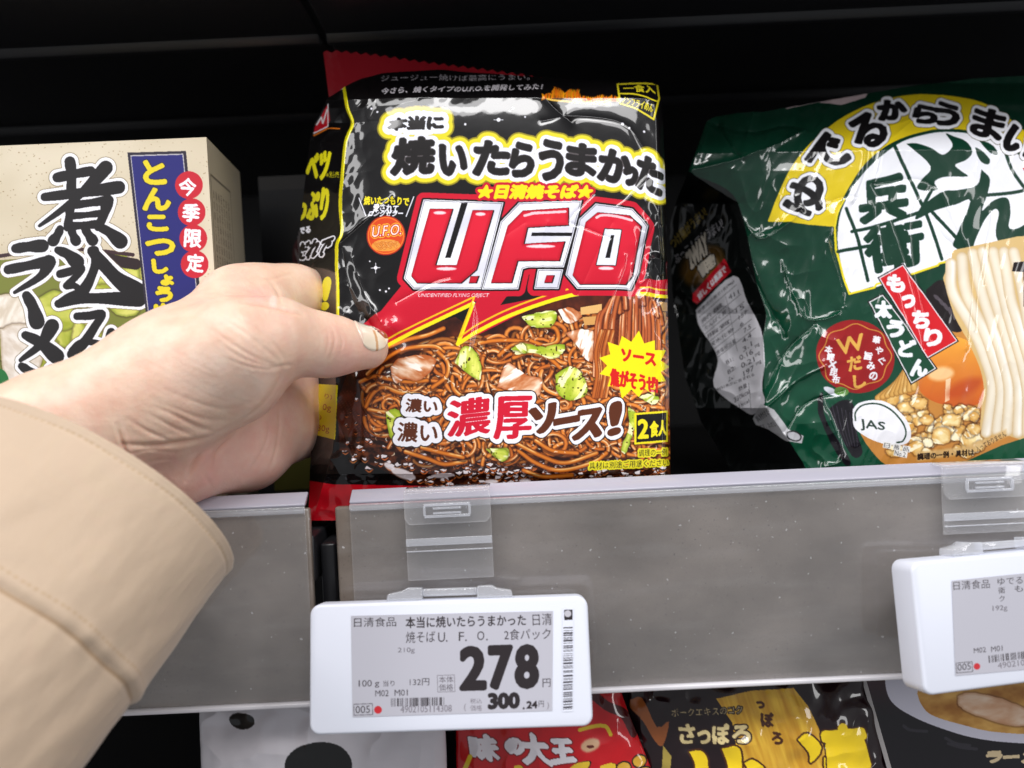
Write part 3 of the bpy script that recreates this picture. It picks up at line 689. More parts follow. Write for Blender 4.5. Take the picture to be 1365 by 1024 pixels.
    Fp = [(692, 274), (775, 271.5), (763, 319), (751, 360), (704, 360), (697, 362), (691, 388.5), (643, 388.5), (668, 299)]
    D2 = c2((108, 783), (322, 783), (282, 950), (78, 950)); Op = c2((598, 226), (912, 264), (1045, 402), (965, 800), (900, 946), (440, 946), (342, 830), (458, 358))
    uni = None
    polys = [U, Fp, D2, Op]
    allp = a.c(np.vstack([np.array(p) for p in polys])); bb = a.bbox(allp, 12); tot = np.zeros((bb[1] - bb[0], bb[3] - bb[2]), bool)
    for p in polys:
        m, b2 = a.polymask(p); tot[b2[0] - bb[0]:b2[1] - bb[0], b2[2] - bb[2]:b2[3] - bb[2]] |= m
    a.layers(tot, bb, [(9.5, (200, 16, 44)), (2.6, (14, 10, 12))])
    def silver(p):
        m, b = a.polymask(p, 2); gx = lambda x, y: rgb((214, 214, 226)) + (rgb((246, 247, 252)) - rgb((214, 214, 226))) * np.clip(0.5 + 0.5 * np.sin((x * 0.5 + y) * 0.09), 0, 1)[..., None]
        a.layers(m, b, [(1.3, (20, 16, 20))]); a.put(m, b, gx); di = a.dist(~m, 2.6)
        a.put(m & (np.abs(di - 1.7) < 0.35), b, (70, 68, 84), 0.9)
    def red(p):
        m, b = a.polymask(p, 4); d = a.dist(m, 3); a.put(np.roll(d < 1.1, (1, 2), (0, 1)), b, (16, 10, 14)); 
        di = a.dist(~m, 6); sh = np.clip(di / 4.5, 0, 1)
        a.put(m, b, lambda x, y: rgb((176, 8, 34)) + (rgb((216, 26, 52)) - rgb((176, 8, 34))) * sh[..., None] * np.clip(1.25 - (y - 275) / 160, 0.4, 1)[..., None])
    for p in polys: silver(p)
    a.poly(c1((485, 155), (540, 155), (395, 622), (348, 622)), (14, 11, 12)); red(c1((218, 206), (410, 206), (265, 682), (445, 684), (580, 217), (755, 217), (612, 718), (480, 832), (112, 832), (62, 770)))
    red(c1((562, 778), (630, 775), (610, 830), (550, 830)))
    a.poly([(709, 314), (762.5, 314), (761, 318.5), (708, 318.5)], (16, 12, 14)); red([(697, 285), (757, 281), (757, 304), (703, 307), (698, 329), (752, 326), (745, 351), (690, 351), (682, 380), (655, 380), (677, 305)])
    red(c2((182, 836), (242, 836), (224, 894), (162, 894)))
    red(c2((612, 302), (880, 322), (985, 410), (908, 830), (850, 906), (462, 906), (402, 830), (512, 386)))
    p = c2((676, 440), (815, 446), (765, 746), (604, 744)); m, b = a.polymask(p, 2); a.layers(m, b, [(1.2, (14, 10, 12)), (0, (232, 233, 242))]); a.poly(c2((728, 490), (756, 490), (718, 685), (678, 685)), (16, 12, 14))
    for q in [c1((250, 240), (355, 238)), c1((605, 250), (690, 250)), c1((275, 712), (445, 714)), c2((10, 590), (255, 590)), c2((620, 775), (750, 772))]:
        (xa, ya), (xb, yb) = q; a.ellipse((xa + xb) / 2, (ya + yb) / 2, (xb - xa) / 2, 2.2, (255, 226, 230), 0.95, 0, 1.0)
    a.stroke(smooth(c1((1020, 265), (1100, 245), (1152, 240)) + c2((60, 310), (340, 295)), 4), 3.2, (255, 216, 222), 0.9); a.stroke(smooth(c2((605, 345), (650, 325), (760, 330), (905, 362)), 4), 3.2, (255, 216, 222), 0.9)
    a.text('UNIDENTIFIED FLYING OBJECT', [(560, 394), (653, 394), (558, 400)], [(0.15, (236, 226, 230))])
    # ---- title
    black = (24, 20, 20); wht = (238, 240, 250)
    A1 = [('本', [(522, 163), (545, 161), (518, 178)]), ('当', [(547, 160), (568, 159), (545, 177)]), ('に', [(572, 161), (592, 160), (571, 176)])]
    B1 = [('焼', [(528, 191), (581, 188), (524, 236)]), ('い', [(589, 199), (621, 199), (589, 236)]), ('た', [(636, 194), (680, 194), (632, 236)]), ('ら', [(685, 196), (713, 196), (680, 238)]), ('う', [(722, 192), (750, 194), (719, 242)]), ('ま', [(758, 196), (794, 200), (755, 235)]), ('か', [(802, 203), (842, 210), (797, 242)]), ('っ', [(833, 227), (848, 229), (831, 248)]), ('た', [(852, 210), (884, 218), (848, 252)])]
    yl = (226, 214, 40)
    a.texts(A1 + B1, [(15.5, (150, 136, 28)), (13.5, yl)])
    a.texts(A1 + B1, [(8.5, (206, 208, 216)), (8.0, wht)])
    a.texts(B1, [(2.7, (84, 78, 80)), (1.8, black)], (2.0, 35)); a.texts(A1, [(0.9, black)], (2.2, 35))
    a.text('★日清焼そば★', [(640, 251), (791, 251), (636, 268)], [(5, (196, 18, 44)), (1.6, (246, 220, 20))])
    # ---- small copy
    a.text('焼いたつもりで', [(487, 264), (547, 267), (486, 275)], [(0.7, (238, 220, 30))]); a.text('愛されて', [(500, 275), (533, 277), (499, 285)], [(0.5, wht)]); a.text('ロングセラー', [(495, 284), (540, 284), (492, 292)], [(0.5, wht)])
    a.stroke([(479, 265), (489, 290)], 1.2, wht); a.stroke([(553, 266), (543, 292)], 1.2, wht)
    a.ellipse(516, 317, 26, 26, (170, 40, 24)); a.ellipse(516, 317, 24.5, 24.5, (240, 120, 40)); a.ellipse(516, 317, 23, 23, (210, 70, 26)); a.ellipse(516, 330, 19, 8, (226, 150, 60))
    for i in range(14): noodle(a, smooth([(500 + i * 2, 327), (506 + i * 2, 323 + rs.rand() * 12), (512 + i * 1.4, 330)], 4), 2, (150, 60, 20), (232, 150, 60), (252, 214, 140), i)
    a.text('U.F.O.', [(499, 305), (538, 302), (497, 319)], [(2.4, (240, 190, 60)), (1.4, (190, 20, 24)), (0.3, (250, 240, 230))])
    a.text('ジュージュー焼けば最高にうまい。', [(508, 100), (706, 99), (508, 108)], [(0.35, (190, 184, 190))]); a.text('今さら、焼くタイプのU.F.O.を開発してみた！', [(510, 118), (724, 112), (508, 127)], [(0.45, (220, 214, 220))])
    for x in np.arange(722, 826, 1.0):                                                     # flames
        hgt = 6 + 13 * vnoise(np.array([x]), np.array([0.0]), 4.5, 5)[0] * (1 if 735 < x < 820 else .5); y0 = 135 + (x - 722) * 0.07 + 3 * math.sin(x * .09)
        v = rs.rand(); a.stroke([(x, y0), (x + rs.uniform(-1.5, 2), y0 - hgt * .6), (x + rs.uniform(-1, 3), y0 - hgt)], 2.0, (226 + 20 * v, 90 + 90 * v, 20), 0.85, True)
    for x in np.arange(730, 815, 2.5): a.ellipse(x, 136 + (x - 722) * 0.07, 2.2, 1.6, (255, 206, 90), 0.8)
    fr_ = [(823, 113), (876, 111), (879, 130), (871, 160), (846, 147), (826, 141)]; a.stroke(np.array(fr_ + fr_[:1]), 2.6, (226, 210, 40)); a.stroke(smooth([(825, 127), (850, 128), (877, 135)], 4), 2, (226, 210, 40))
    a.text('一食入', [(830, 114), (872, 114), (832, 124)], [(0.7, (226, 210, 40))]); a.text('ノンフライめん', [(829, 131), (872, 140), (829, 140), (869, 151)], [(0.5, (226, 210, 40))])
    for x, y, r in ((496, 147, 1.6), (504, 152, 1.4), (665, 164, 2.6), (684, 148, 1.6), (680, 152, 1.4), (829, 169, 2), (838, 174, 1.5), (858, 178, 1.6), (502, 359, 2.4), (508, 389, 1.2), (516, 391, 1.4), (520, 387, 1.2), (494, 350, 1.0), (621, 170, 1.6), (700, 160, 1.2)):
        a.ellipse(x, y, r, r, (240, 240, 250), 1, 0, 0.6)
    a.stroke([(496, 359), (508, 359)], 0.8, wht); a.stroke([(502, 353), (502, 366)], 0.8, wht); a.stroke([(659, 164), (671, 164)], 0.8, wht)
    # ---- lower slogan
    br = (92, 44, 22)
    S1 = [('濃い', [(544, 533), (585, 535), (542, 550)]), ('濃い', [(533, 564), (585, 566), (531, 589)])]
    S2 = [('濃', [(600, 536), (654, 530), (598, 584)]), ('厚', [(662, 531), (708, 530), (660, 586)])]
    S3 = [('ソ', [(708, 547), (738, 539), (713, 580)]), ('ー', [(741, 561), (769, 556), (741, 567)]), ('ス', [(770, 550), (803, 545), (765, 587)]), ('!', [(815, 539), (826, 537), (812, 581)])]
    a.texts(S1 + S2 + S3, [(8.6, (30, 14, 10)), (7.2, (244, 243, 250))])
    a.texts(S1, [(0.8, br)]); a.texts(S2, [(0.8, (206, 22, 50))], (2.4, -20)); a.texts(S3, [(1.7, br)], (4.5, -15))
    P = []
    for i in range(26):
        t = 2 * math.pi * i / 26; r = 1.0 if i % 2 == 0 else 0.76; P.append((845 + 48 * r * math.cos(t), 489 + 42 * r * math.sin(t) * (1.12 if i % 4 == 0 else 1)))
    a.poly(P, (246, 230, 20)); a.text('ソース', [(828, 467), (873, 473), (828, 482)], [(1.3, (214, 30, 24))]); a.text('焦がそうぜ!', [(813, 493), (876, 503), (813, 515)], [(1.2, (214, 30, 24))])
    q = [(846, 553), (889, 549), (889, 588), (846, 592)]; a.poly(q, (18, 15, 14)); a.stroke(np.array(q + q[:1]), 2.6, (240, 224, 30)); a.text('2', [(850, 561), (863, 560), (850, 585)], [(1.3, (240, 224, 30))]); a.text('食人', [(866, 563), (888, 560), (866, 583)], [(0.9, (240, 224, 30))])
    for st, q in (('調理の一例', [(851, 600), (889, 598), (851, 609)]), ('具材は別途ご用意ください', [(785, 617), (891, 612), (785, 626)])): a.text(st, q, [(2.2, (238, 226, 40)), (0.25, (26, 22, 14))])
    # ---- left gusset
    gx = smooth(k1((196, 212), (215, 320), (238, 390), (206, 470), (190, 600), (180, 750), (188, 880), (166, 935), (163, 1024)) + k3((165, 150), (165, 280), (163, 470)), 5)
    a.stroke(gx, 4.4, (232, 222, 20))
    a.poly(k3((85, 502), (168, 508), (153, 708), (79, 690)), (236, 226, 24))
    rd = (168, 70, 20)
    a.text('り)', k3((118, 538), (146, 542), (117, 560)), [(0.2, rd)]); a.text('0g', k3((112, 576), (142, 580), (110, 606)), [(0.3, rd)]); a.text(')', k3((98, 616), (106, 617), (98, 636)), [(0.2, rd)]); a.text('30g', k3((92, 653), (134, 657), (91, 683)), [(0.3, rd)])
    yv = (232, 224, 30)
    a.text('ベツ', [(411, 206), (440, 200), (407, 241), (437, 236)], [(1.6, yv)]); a.text('※別売', [(434, 228), (451, 227), (434, 236)], [(0.3, yv)])
    a.text('っぷり', [(398, 262), (438, 247), (396, 294), (434, 291)], [(1.6, yv)]); a.text('でる', [(399, 304), (413, 301), (399, 312)], [(0.8, wht)])
    a.text('だれで', [(398, 325), (446, 313), (394, 346), (430, 341)], [(3.0, wht), (1.3, (16, 12, 14))]); a.text('い', [(397, 378), (427, 377), (397, 408)], [(2.2, yv)]); a.text('!', [(432, 371), (440, 370), (428, 412)], [(2.4, yv)])
    a.poly([(419, 170), (437, 138), (440, 160), (436, 170), (418, 178)], (200, 24, 40)); a.stroke([(418, 177), (437, 168), (437, 139)], 1.6, (236, 232, 238)); a.stroke([(422, 166), (428, 156), (430, 164), (436, 146)], 2, (236, 232, 238)); a.stroke([(418, 180), (436, 171), (452, 171)], 1.8, (226, 120, 30))
    # ---- red bottom band
    yb = interp([(380, 636), (420, 642), (446, 646), (475, 646), (905, 655)], X)
    a.img[:] = np.where((Y > yb)[..., None], rgb((192, 14, 30)), a.img)
    return a

UT = math.radians(10)
P0U = at(660, 640, 14); NU = unit((-0.02, -math.cos(UT), math.sin(UT)))
def build_ufo():
    a = art_ufo()
    nx, ny = 1000, 1200
    Lf = lambda y: interp([(88, 440), (130, 436), (150, 428), (165, 419), (185, 413), (230, 407), (300, 400), (400, 397), (470, 399), (500, 408), (585, 416), (640, 412), (695, 410)], y)
    Rf = lambda y: interp([(88, 872), (108, 879), (160, 884), (300, 889), (450, 891), (630, 894), (695, 894)], y)
    Tp = lambda s: interp([(0, 131), (0.05, 116), (0.10, 104), (0.16, 97), (0.35, 93), (0.6, 102), (0.75, 107), (0.97, 109), (1, 114)], s)
    Bt = lambda s: 694 + 0 * s
    s, t, px, py = film_mesh(nx, ny, Lf, Rf, Tp, Bt)
    xl = interp([(90, 459), (144, 463), (164, 470), (188, 460), (226, 456), (300, 454), (330, 449), (430, 449), (560, 447), (600, 443), (640, 432), (690, 418)], py)     # front/side fold
    # --- relief of the film over the tilted base plane, in mm
    h = np.zeros_like(px)
    u = np.clip((px - xl) / (Rf(py) - xl), 0, 1); v = np.clip((py - 110) / 530, 0, 1)
    h += 3.0 * (1 - np.abs(2 * u - 1) ** 6) * (1 - np.abs(2 * v - 1) ** 8)
    hm = np.zeros_like(px); side = np.clip((xl - px) / 50.0, 0, 1.2); hm -= 24 * side ** 0.85 * sstep(700, 620, py) + 4 * side * (py > 620)
    hm -= 6 * np.clip((u - 0.975) / 0.025, 0, 1) ** 2
    shd = np.clip((133 - py) / 40.0, 0, 1); hm -= 20 * shd ** 1.06                            # shoulder leaning away to the seam
    hm -= 5 * np.clip((py - 632) / 62.0, 0, 1) ** 0.8
    big = fbm(px, py, 120, 31, 2) - 0.5; mid = fbm(px * 1.2, py * 0.8, 42, 33, 3) - 0.5
    edge = 0.7 * sstep(0.90, 1.0, u) + sstep(0.14, 0.0, u) + sstep(0.10, 0.0, v) * 0.5 + sstep(0.88, 1.0, v) * 0.7
    h += 1.0 * big + mid * (0.10 + 1.3 * np.clip(edge, 0, 1.5))
    # crumpled facets near the edges
    f1 = np.abs(fbm(px * 0.9, py * 0.7, 46, 35, 2) - 0.5); f2 = np.abs(fbm(px + py * .6, py, 30, 37, 2) - 0.5)
    h -= (f1 * 2.4 + f2 * 0.9) * np.clip(edge, 0, 1.3)
    # sharp creases where the film is pulled
    CR = [([(632, 408), (637, 436), (628, 470), (634, 420)], 0.55, 2.6), ([(790, 262), (765, 288), (760, 300), (774, 305), (812, 320)], 0.5, 2.4), ([(862, 238), (834, 270), (822, 280)], 0.45, 2.6), ([(875, 295), (862, 320), (850, 335), (844, 352)], 0.6, 2.6), ([(832, 343), (830, 362), (818, 392), (812, 420)], 0.5, 2.2), ([(880, 300), (884, 340), (882, 365), (868, 340)], 0.7, 3.0), ([(845, 368), (852, 380), (866, 372), (868, 400)], 0.7, 2.5),
          ([(530, 405), (580, 378), (600, 372)], 0.5, 4.0), ([(400, 366), (430, 340), (462, 318), (500, 290), (524, 268)], 0.9, 5.0), ([(480, 510), (483, 560), (475, 612), (462, 590), (448, 560)], 0.6, 3.0), ([(700, 92), (730, 140), (760, 168)], 0.9, 6), ([(722, 165), (770, 158), (830, 168), (858, 200)], 0.35, 4.0), ([(560, 132), (640, 120), (700, 130), (730, 138)], 0.3, 5.0),
          ([(455, 330), (470, 400), (500, 440)], 0.6, 5.0), ([(470, 345), (490, 400), (510, 432)], 0.6, 5.0), ([(770, 395), (800, 330), (815, 300)], 0.25, 4), ([(740, 400), (720, 340), (730, 300)], 0.2, 5), ([(600, 400), (660, 330), (700, 300)], 0.2, 6), ([(882, 400), (887, 450), (885, 500), (889, 560)], 0.5, 4), ([(866, 400), (876, 420), (882, 450)], 0.4, 3)]
    for i, (pts, amp, w) in enumerate(CR):
        h += (1 if i % 2 == 0 else -1) * amp * (.85 if w < 3.1 else 1.0) * ridge(px, py, smooth(pts, 4), w * .9)
    def crumple(cx, cy, rx, ry, amp, sc, sd):
        k = np.exp(-(((px - cx) / rx) ** 2 + ((py - cy) / ry) ** 2)); return -amp * k * np.abs(fbm(px + py * .3, py * .8 - px * .2, sc, sd, 2) - .5)
    h += crumple(868, 345, 26, 60, 9, 30, 141) + crumple(880, 270, 12, 40, 4, 26, 143) + crumple(480, 400, 30, 70, 3, 40, 145) + crumple(464, 570, 18, 60, 5, 34, 147) + crumple(880, 420, 14, 30, 3, 22, 149)
    h -= 1.6 * np.exp(-((px - 480) / 46) ** 2 - ((py - 464) / 34) ** 2); h += 1.1 * np.exp(-((np.hypot((px - 478) / 1.35, py - 464) - 44) / 10) ** 2) * (px > xl) * (.5 + .5 * np.sin(np.arctan2(py - 464, px - 478) * 9))
    h += 0.03 * (fbm(px, py, 12, 41, 2) - 0.5)
    t = empty('noodle_pack', tuple(on_plane(660.0, 660.0, P0U, NU)), 'glossy black yakisoba pack with big red lettering, held by the hand', 'noodle pack')
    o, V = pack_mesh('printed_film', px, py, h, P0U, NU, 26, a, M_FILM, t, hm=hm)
    # crimped red seam standing up behind the shoulder
    n2 = 260; sx = np.linspace(0, 1, n2); rows = 14
    X0 = 431 + (745 - 431) * sx; ytop = np.interp(X0, [431, 450, 500, 560, 640, 700, 745], [69, 68, 73, 82, 92, 100, 110]) + 3.6 * np.abs(((X0 / 13.0) % 1) * 2 - 1) - 1.5
    ybot = np.interp(X0, [431, 445, 470, 745], [134, 150, 150, 152]); col = []; VV = []
    for r in range(rows):
        f = r / (rows - 1); yy = ytop * (1 - f) + ybot * f; xx = X0 + (8 * f if True else 0) * np.clip(1 - sx * 6, 0, 1)
        hh = -23.5 - 2.0 * (1 - f) + 0.25 * np.sin(f * rows * 3.1) - 5 * sx ** 2 + 1.2 * np.sin(sx * 9) * (1 - f)
        dd = ray(xx, yy); VV.append(on_plane(xx, yy, P0U, NU) + dd * ((hh - 4) * MM / (dd @ NU))[:, None])
    Fv = np.array(VV); back = Fv - NU * 0.0006
    V2 = np.vstack([Fv.reshape(-1, 3), back.reshape(-1, 3)]) - np.array(t.location)
    Q = np.vstack([grid_quads(rows, n2), grid_quads(rows, n2, rows * n2, True)])
    me = quads_mesh('crimped_seal', V2, Q, mat('red_seal_film', (0.30, 0.006, 0.014), 0.3, Coat_Weight=0.5, Coat_Roughness=0.1)); link('crimped_seal', me, t)  # red darkened to stand for the shade the seam is in
    return V
build_ufo()
# ================================================================== green udon pack
def rq(cx, cy, w, h, deg):
    r = math.radians(deg); e = np.array((math.cos(r), math.sin(r))); d = np.array((-e[1], e[0])); c = np.array((cx, cy), float)
    return [tuple(c - e * w / 2 - d * h / 2), tuple(c + e * w / 2 - d * h / 2), tuple(c - e * w / 2 + d * h / 2)]
def art_green():
    a = Art(880, 90, 1440, 655, 2.4, (15, 74, 50))
    g7 = crop(890, 90, 1.897); g4 = crop(1100, 150, 4.094); gz = crop(1080, 350, 3.793); g6 = crop(900, 280, 3.01)
    X, Y = a.XY((0, a.H, 0, a.W)); rs = np.random.RandomState(8)
    a.img[:] = rgb((8, 46, 32)) + (rgb((12, 70, 48)) - rgb((8, 46, 32))) * np.clip((Y - 200) / 350, 0, 1)[..., None]
    wht = (238, 239, 245); gd = (12, 54, 38); yl = (232, 212, 34); bk = (20, 18, 20)
    # black side with nutrition panel
    fold = smooth([(905, 215), (919, 230), (964, 248), (985, 269), (995, 301), (1003, 338), (1011, 375), (1024, 417), (1019, 448), (1020, 500), (1022, 543), (1074, 617), (1090, 660)], 5)
    a.poly(list(map(tuple, fold)) + [(870, 660), (870, 200)], (12, 16, 15))
    a.text('つけ麺がうまい!', [(892, 318), (938, 272), (900, 330), (944, 286)], [(0.5, (176, 150, 70))]); a.text('ぶっこんでもうまい!', [(897, 340), (962, 288), (903, 350), (966, 302)], [(0.5, (176, 172, 176))])
    a.ellipse(938, 352, 34, 24, (84, 60, 24), 1, -0.6, 5); a.ellipse(948, 356, 20, 14, (120, 86, 34), 1, -0.6, 4)
    a.text('2WAY', [(914, 338), (941, 308), (922, 358), (946, 334)], [(2.6, (14, 12, 12)), (1.2, (206, 196, 180))]); a.text('調理!', [(930, 354), (952, 334), (938, 368), (956, 350)], [(2.4, (14, 12, 12)), (1.0, (206, 196, 180))])
    a.poly(g6((75, 330), (205, 182), (232, 238), (90, 375), (72, 362)), (196, 24, 40)); a.text('詳しくは裏面で', g6((92, 334), (205, 208), (102, 358), (214, 236)), [(0.5, wht)])
    tab = g6((86, 398), (240, 255), (296, 370), (350, 470), (365, 600), (355, 700), (365, 770), (318, 818), (262, 790), (160, 705), (178, 600), (150, 530), (100, 460))
    a.poly(smooth(tab + [tab[0]], 4), (222, 220, 226))
    dk = (52, 50, 54)
    rows = [('栄養成分表示1食(96g)', (92, 400), (240, 268), 16), ('熱量', (108, 435), (190, 365), 18), ('411', (215, 340), (258, 312), 18), ('たんぱく質', (122, 462), (205, 395), 17), ('15', (245, 392), (278, 372), 18), ('脂質', (132, 495), (225, 430), 16), ('157', (258, 420), (290, 395), 16), ('炭水化物', (142, 530), (240, 462), 17), ('6', (265, 450), (278, 440), 14), ('食塩相当量', (170, 560), (252, 505), 17), ('7.5', (282, 470), (308, 452), 16), ('4.4', (278, 510), (310, 485), 18), ('3.1', (280, 545), (312, 520), 18), ('B1:', (210, 600), (240, 580), 16), ('0.16', (265, 578), (315, 552), 20), ('B2:', (215, 640), (245, 618), 16), ('0.21', (268, 612), (320, 585), 20), ('ム:', (215, 672), (240, 655), 16), ('197', (278, 645), (318, 618), 20), ('mg', (325, 540), (342, 528), 14), ('mg', (325, 576), (344, 562), 14), ('mg', (328, 612), (348, 598), 14), ('材料表示に含まれる', (170, 712), (320, 650), 12), ('熱量', (258, 708), (290, 690), 18), ('330kcal', (240, 752), (300, 715), 18), ('81kcal', (245, 785), (300, 755), 14)]
    for st, tl, tr, hh in rows:
        p, q = g6(tl, tr); a.text(st, [p, q, (p[0] + 1.2, p[1] + hh / 3.01)], [(0.15, dk)])
    for y0 in (402, 440, 470, 505, 540, 575): 
        p, q = g6((100 + (y0 - 400) * .35, y0 + 22), (250 + (y0 - 400) * .45, y0 - 108)); a.stroke([p, q], 0.5, dk)
    a.stroke(g6((205, 345), (262, 560)), 0.4, dk); a.stroke(g6((300, 690), (310, 800)), 0.5, dk)
    a.poly(g6((318, 835), (350, 775), (400, 800), (460, 880), (520, 905), (515, 935), (450, 925), (380, 880), (330, 860)), (196, 196, 200)); a.text('具材付き', g6((325, 830), (375, 790), (340, 850), (388, 815)), [(0.2, dk)]); a.text('です。ただし', g6((340, 862), (405, 845), (350, 880), (412, 865)), [(0.1, dk)])
    a.ellipse(1060, 581, 11, 7, (40, 42, 44), 1, 0.3); a.ellipse(1060, 581, 9, 5, (190, 190, 196), 1, 0.3)
    # yellow arch and its lettering
    arch = smooth([(1025, 293), (1036, 262), (1054, 224), (1084, 188), (1126, 156), (1180, 134), (1240, 128), (1310, 140), (1380, 190)], 6)
    low = smooth([(1400, 240), (1365, 212), (1300, 186), (1240, 180), (1190, 192), (1150, 222), (1125, 262), (1113, 306)], 6)
    a.poly(list(map(tuple, arch)) + list(map(tuple, low)) + [(1070, 302)], (222, 196, 30))
    # emblem: white dome with green strokes
    dome = smooth(g4((118, 985), (85, 880), (58, 740), (62, 600), (100, 490), (160, 390), (250, 290), (380, 190), (500, 145), (640, 122), (800, 138), (960, 195), (1100, 290), (1250, 440)), 5)
    dm = [tuple(p) for p in dome] + g4((1250, 760), (960, 745), (660, 810), (590, 845), (470, 885), (262, 965), (240, 962), (130, 995))
    m, bb = a.polymask(dm, 8); a.layers(m, bb, [(4.4, gd), (0, wht)])
    a.stroke(np.array(g4((40, 640), (50, 760), (90, 920), (118, 1000), (250, 968), (262, 950), (470, 890), (590, 850), (600, 838), (660, 825))), 2.6, (236, 216, 40)); a.stroke(smooth(g4((40, 640), (55, 560), (90, 490)), 4), 2.4, (236, 216, 40))
    for p in ([(365, 200), (470, 440), (540, 600), (612, 815)], [(60, 770), (240, 740), (470, 700)], [(100, 540), (160, 700), (215, 930)], [(130, 665), (250, 640), (380, 600), (560, 540)], [(960, 195), (1000, 320), (1085, 440)], [(860, 465), (1000, 450), (1120, 425)], [(560, 440), (480, 590)], [(560, 560), (690, 700)]):
        a.stroke(smooth(g4(*p), 4), 4.6, gd)
    for p in ([(425, 188), (480, 186), (560, 212), (620, 248), (668, 215), (674, 180), (640, 130), (690, 148), (740, 168), (778, 205), (780, 245), (745, 278), (690, 303), (725, 335), (762, 362), (690, 366), (620, 372), (575, 398), (592, 440), (530, 445), (480, 430), (510, 380), (555, 310)],
              [(800, 205), (835, 222), (880, 270), (870, 298), (835, 285), (812, 250)], [(820, 165), (885, 185), (925, 228), (915, 248), (870, 225)],
              [(835, 325), (880, 375), (868, 455), (835, 550), (890, 500), (950, 475), (985, 490), (995, 560), (985, 640), (1040, 640), (1130, 590), (1130, 690), (960, 735), (915, 700), (912, 640), (930, 560), (905, 540), (850, 600), (800, 700), (765, 782), (680, 748), (690, 690), (770, 500), (690, 520), (600, 545), (560, 560), (470, 600), (520, 520), (620, 450), (700, 440), (810, 410)]):
        a.poly(smooth(g4(*p) + g4(p[0]), 4), gd)
    a.text('兵', g4((170, 395), (430, 350), (185, 615), (415, 590)), [(3.6, gd)]); a.text('衛', g4((190, 655), (500, 600), (225, 890), (510, 835)), [(3.0, gd)])
    # food
    a.poly(smooth(gz((520, 400), (600, 330), (700, 300), (800, 380), (1100, 420), (1300, 400), (1300, 1000), (700, 1040), (420, 1040), (300, 950), (230, 800), (330, 700), (420, 600), (520, 400)), 4), (196, 132, 60))
    m, bb = a.polymask(smooth(gz((565, 150), (640, 100), (720, 160), (760, 260), (740, 360), (640, 330), (570, 230), (565, 150)), 4), 2); a.put(m, bb, (26, 18, 20))
    for i in range(5): a.ellipse(*gz((620 + i * 22, 190 + i * 22))[0], 6, 2.4, (92, 84, 92), 0.8, 0.7 + i * .2)
    m, bb = a.polymask(smooth(gz((530, 560), (560, 450), (650, 390), (740, 390), (820, 450), (860, 560), (860, 680), (800, 730), (640, 720), (540, 660), (530, 560)), 5), 2)
    Xx, Yy = a.XY(bb); tt = np.clip((Yy - 455) / 95, 0, 1)[..., None]; a.put(m, bb, lambda x, y: rgb((238, 164, 60)) * (1 - tt) + rgb((196, 84, 30)) * tt)
    a.ellipse(*gz((640, 570))[0], 17, 9, (248, 206, 150), 0.9, -0.1, 3); a.poly(gz((665, 600), (690, 590), (685, 700), (662, 712)), (250, 226, 190), 0.8); a.ellipse(*gz((760, 640))[0], 26, 10, (180, 60, 24), 0.6, -0.4, 5)
    for i in range(80):                                                                     # tempura scraps
        x = rs.uniform(340, 850); y = rs.uniform(690, 960); r = rs.uniform(18, 60)
        if y < 720 and x > 560: y += 60
        P = [gz((x + r * rs.uniform(.7, 1.15) * math.cos(q), y + .75 * r * rs.uniform(.7, 1.15) * math.sin(q)))[0] for q in np.linspace(0, 6.28, 9)[:-1]]
        blob(a, P, (222, 168, 84), (250, 226, 164), 100 + i, (196, 138, 62), 9, None, (255, 244, 206)); a.ellipse(*gz((x - r * .2, y - r * .25))[0], r * .06, r * .04, (254, 246, 222), 0.8, 0, 1)
    for i in range(9): noodle(a, smooth(gz((330 + i * 22, 690 - i * 6), (420 + i * 10, 620 - i * 14), (500, 560 - i * 18)), 4), 9, (150, 100, 40), (222, 172, 92), (250, 224, 160), i)
    a.poly(smooth(gz((650, 90), (690, 0), (760, -60), (1300, -60), (1300, 880), (1000, 880), (860, 860), (850, 760), (860, 640), (830, 520), (760, 380), (700, 260), (650, 90)), 4), (214, 182, 122))
    for i, p in enumerate([[(690, 20), (700, 160), (790, 320), (860, 480), (905, 640), (880, 860)], [(745, -10), (770, 170), (850, 330), (905, 480), (950, 640), (935, 850)], [(800, -30), (850, 170), (905, 330), (950, 480), (990, 640), (985, 850)], [(850, -40), (905, 170), (960, 330), (1000, 480), (1040, 640), (1040, 860)], [(905, -40), (955, 170), (1000, 330), (1050, 500), (1085, 660), (1090, 860)], [(960, -40), (990, 170), (1040, 330), (1090, 500), (1130, 660), (1140, 860)], [(1010, -40), (1060, 170), (1090, 330), (1140, 500), (1180, 660), (1190, 860)], [(1080, 100), (1120, 300), (1180, 500), (1240, 860)], [(1150, 100), (1180, 300), (1240, 500), (1300, 860)], [(720, 10), (760, 60), (900, 40), (1020, 10)]][:9]):
        noodle(a, smooth(gz(*p), 6), 15.5, (204, 176, 132), (238, 228, 208), (252, 249, 244), 300 + i)
    a.poly(gz((1010, 10), (1100, 0), (1100, 60), (1000, 55)), (28, 18, 20)); a.poly(gz((1060, 60), (1100, 58), (1100, 250), (1062, 230)), (66, 26, 20))
    # banners
    def ban(q, c, edge): a.poly(q, (18, 16, 18)); 
    q1 = gz((322, 88), (452, 16), (730, 408), (570, 500)); q2 = gz((272, 208), (352, 166), (624, 545), (490, 626))
    def inset(q, f): c = np.mean(np.array(q), 0); return [tuple(c + (np.array(p) - c) * f) for p in q]
    def inset_px(q, d):
        q = np.array(q, float); o = []
        for i in range(4):
            p = q[i]; e1 = unit(q[(i + 1) % 4] - p); e2 = unit(q[i - 1] - p); o.append(tuple(p + (e1 + e2) * d))
        return o
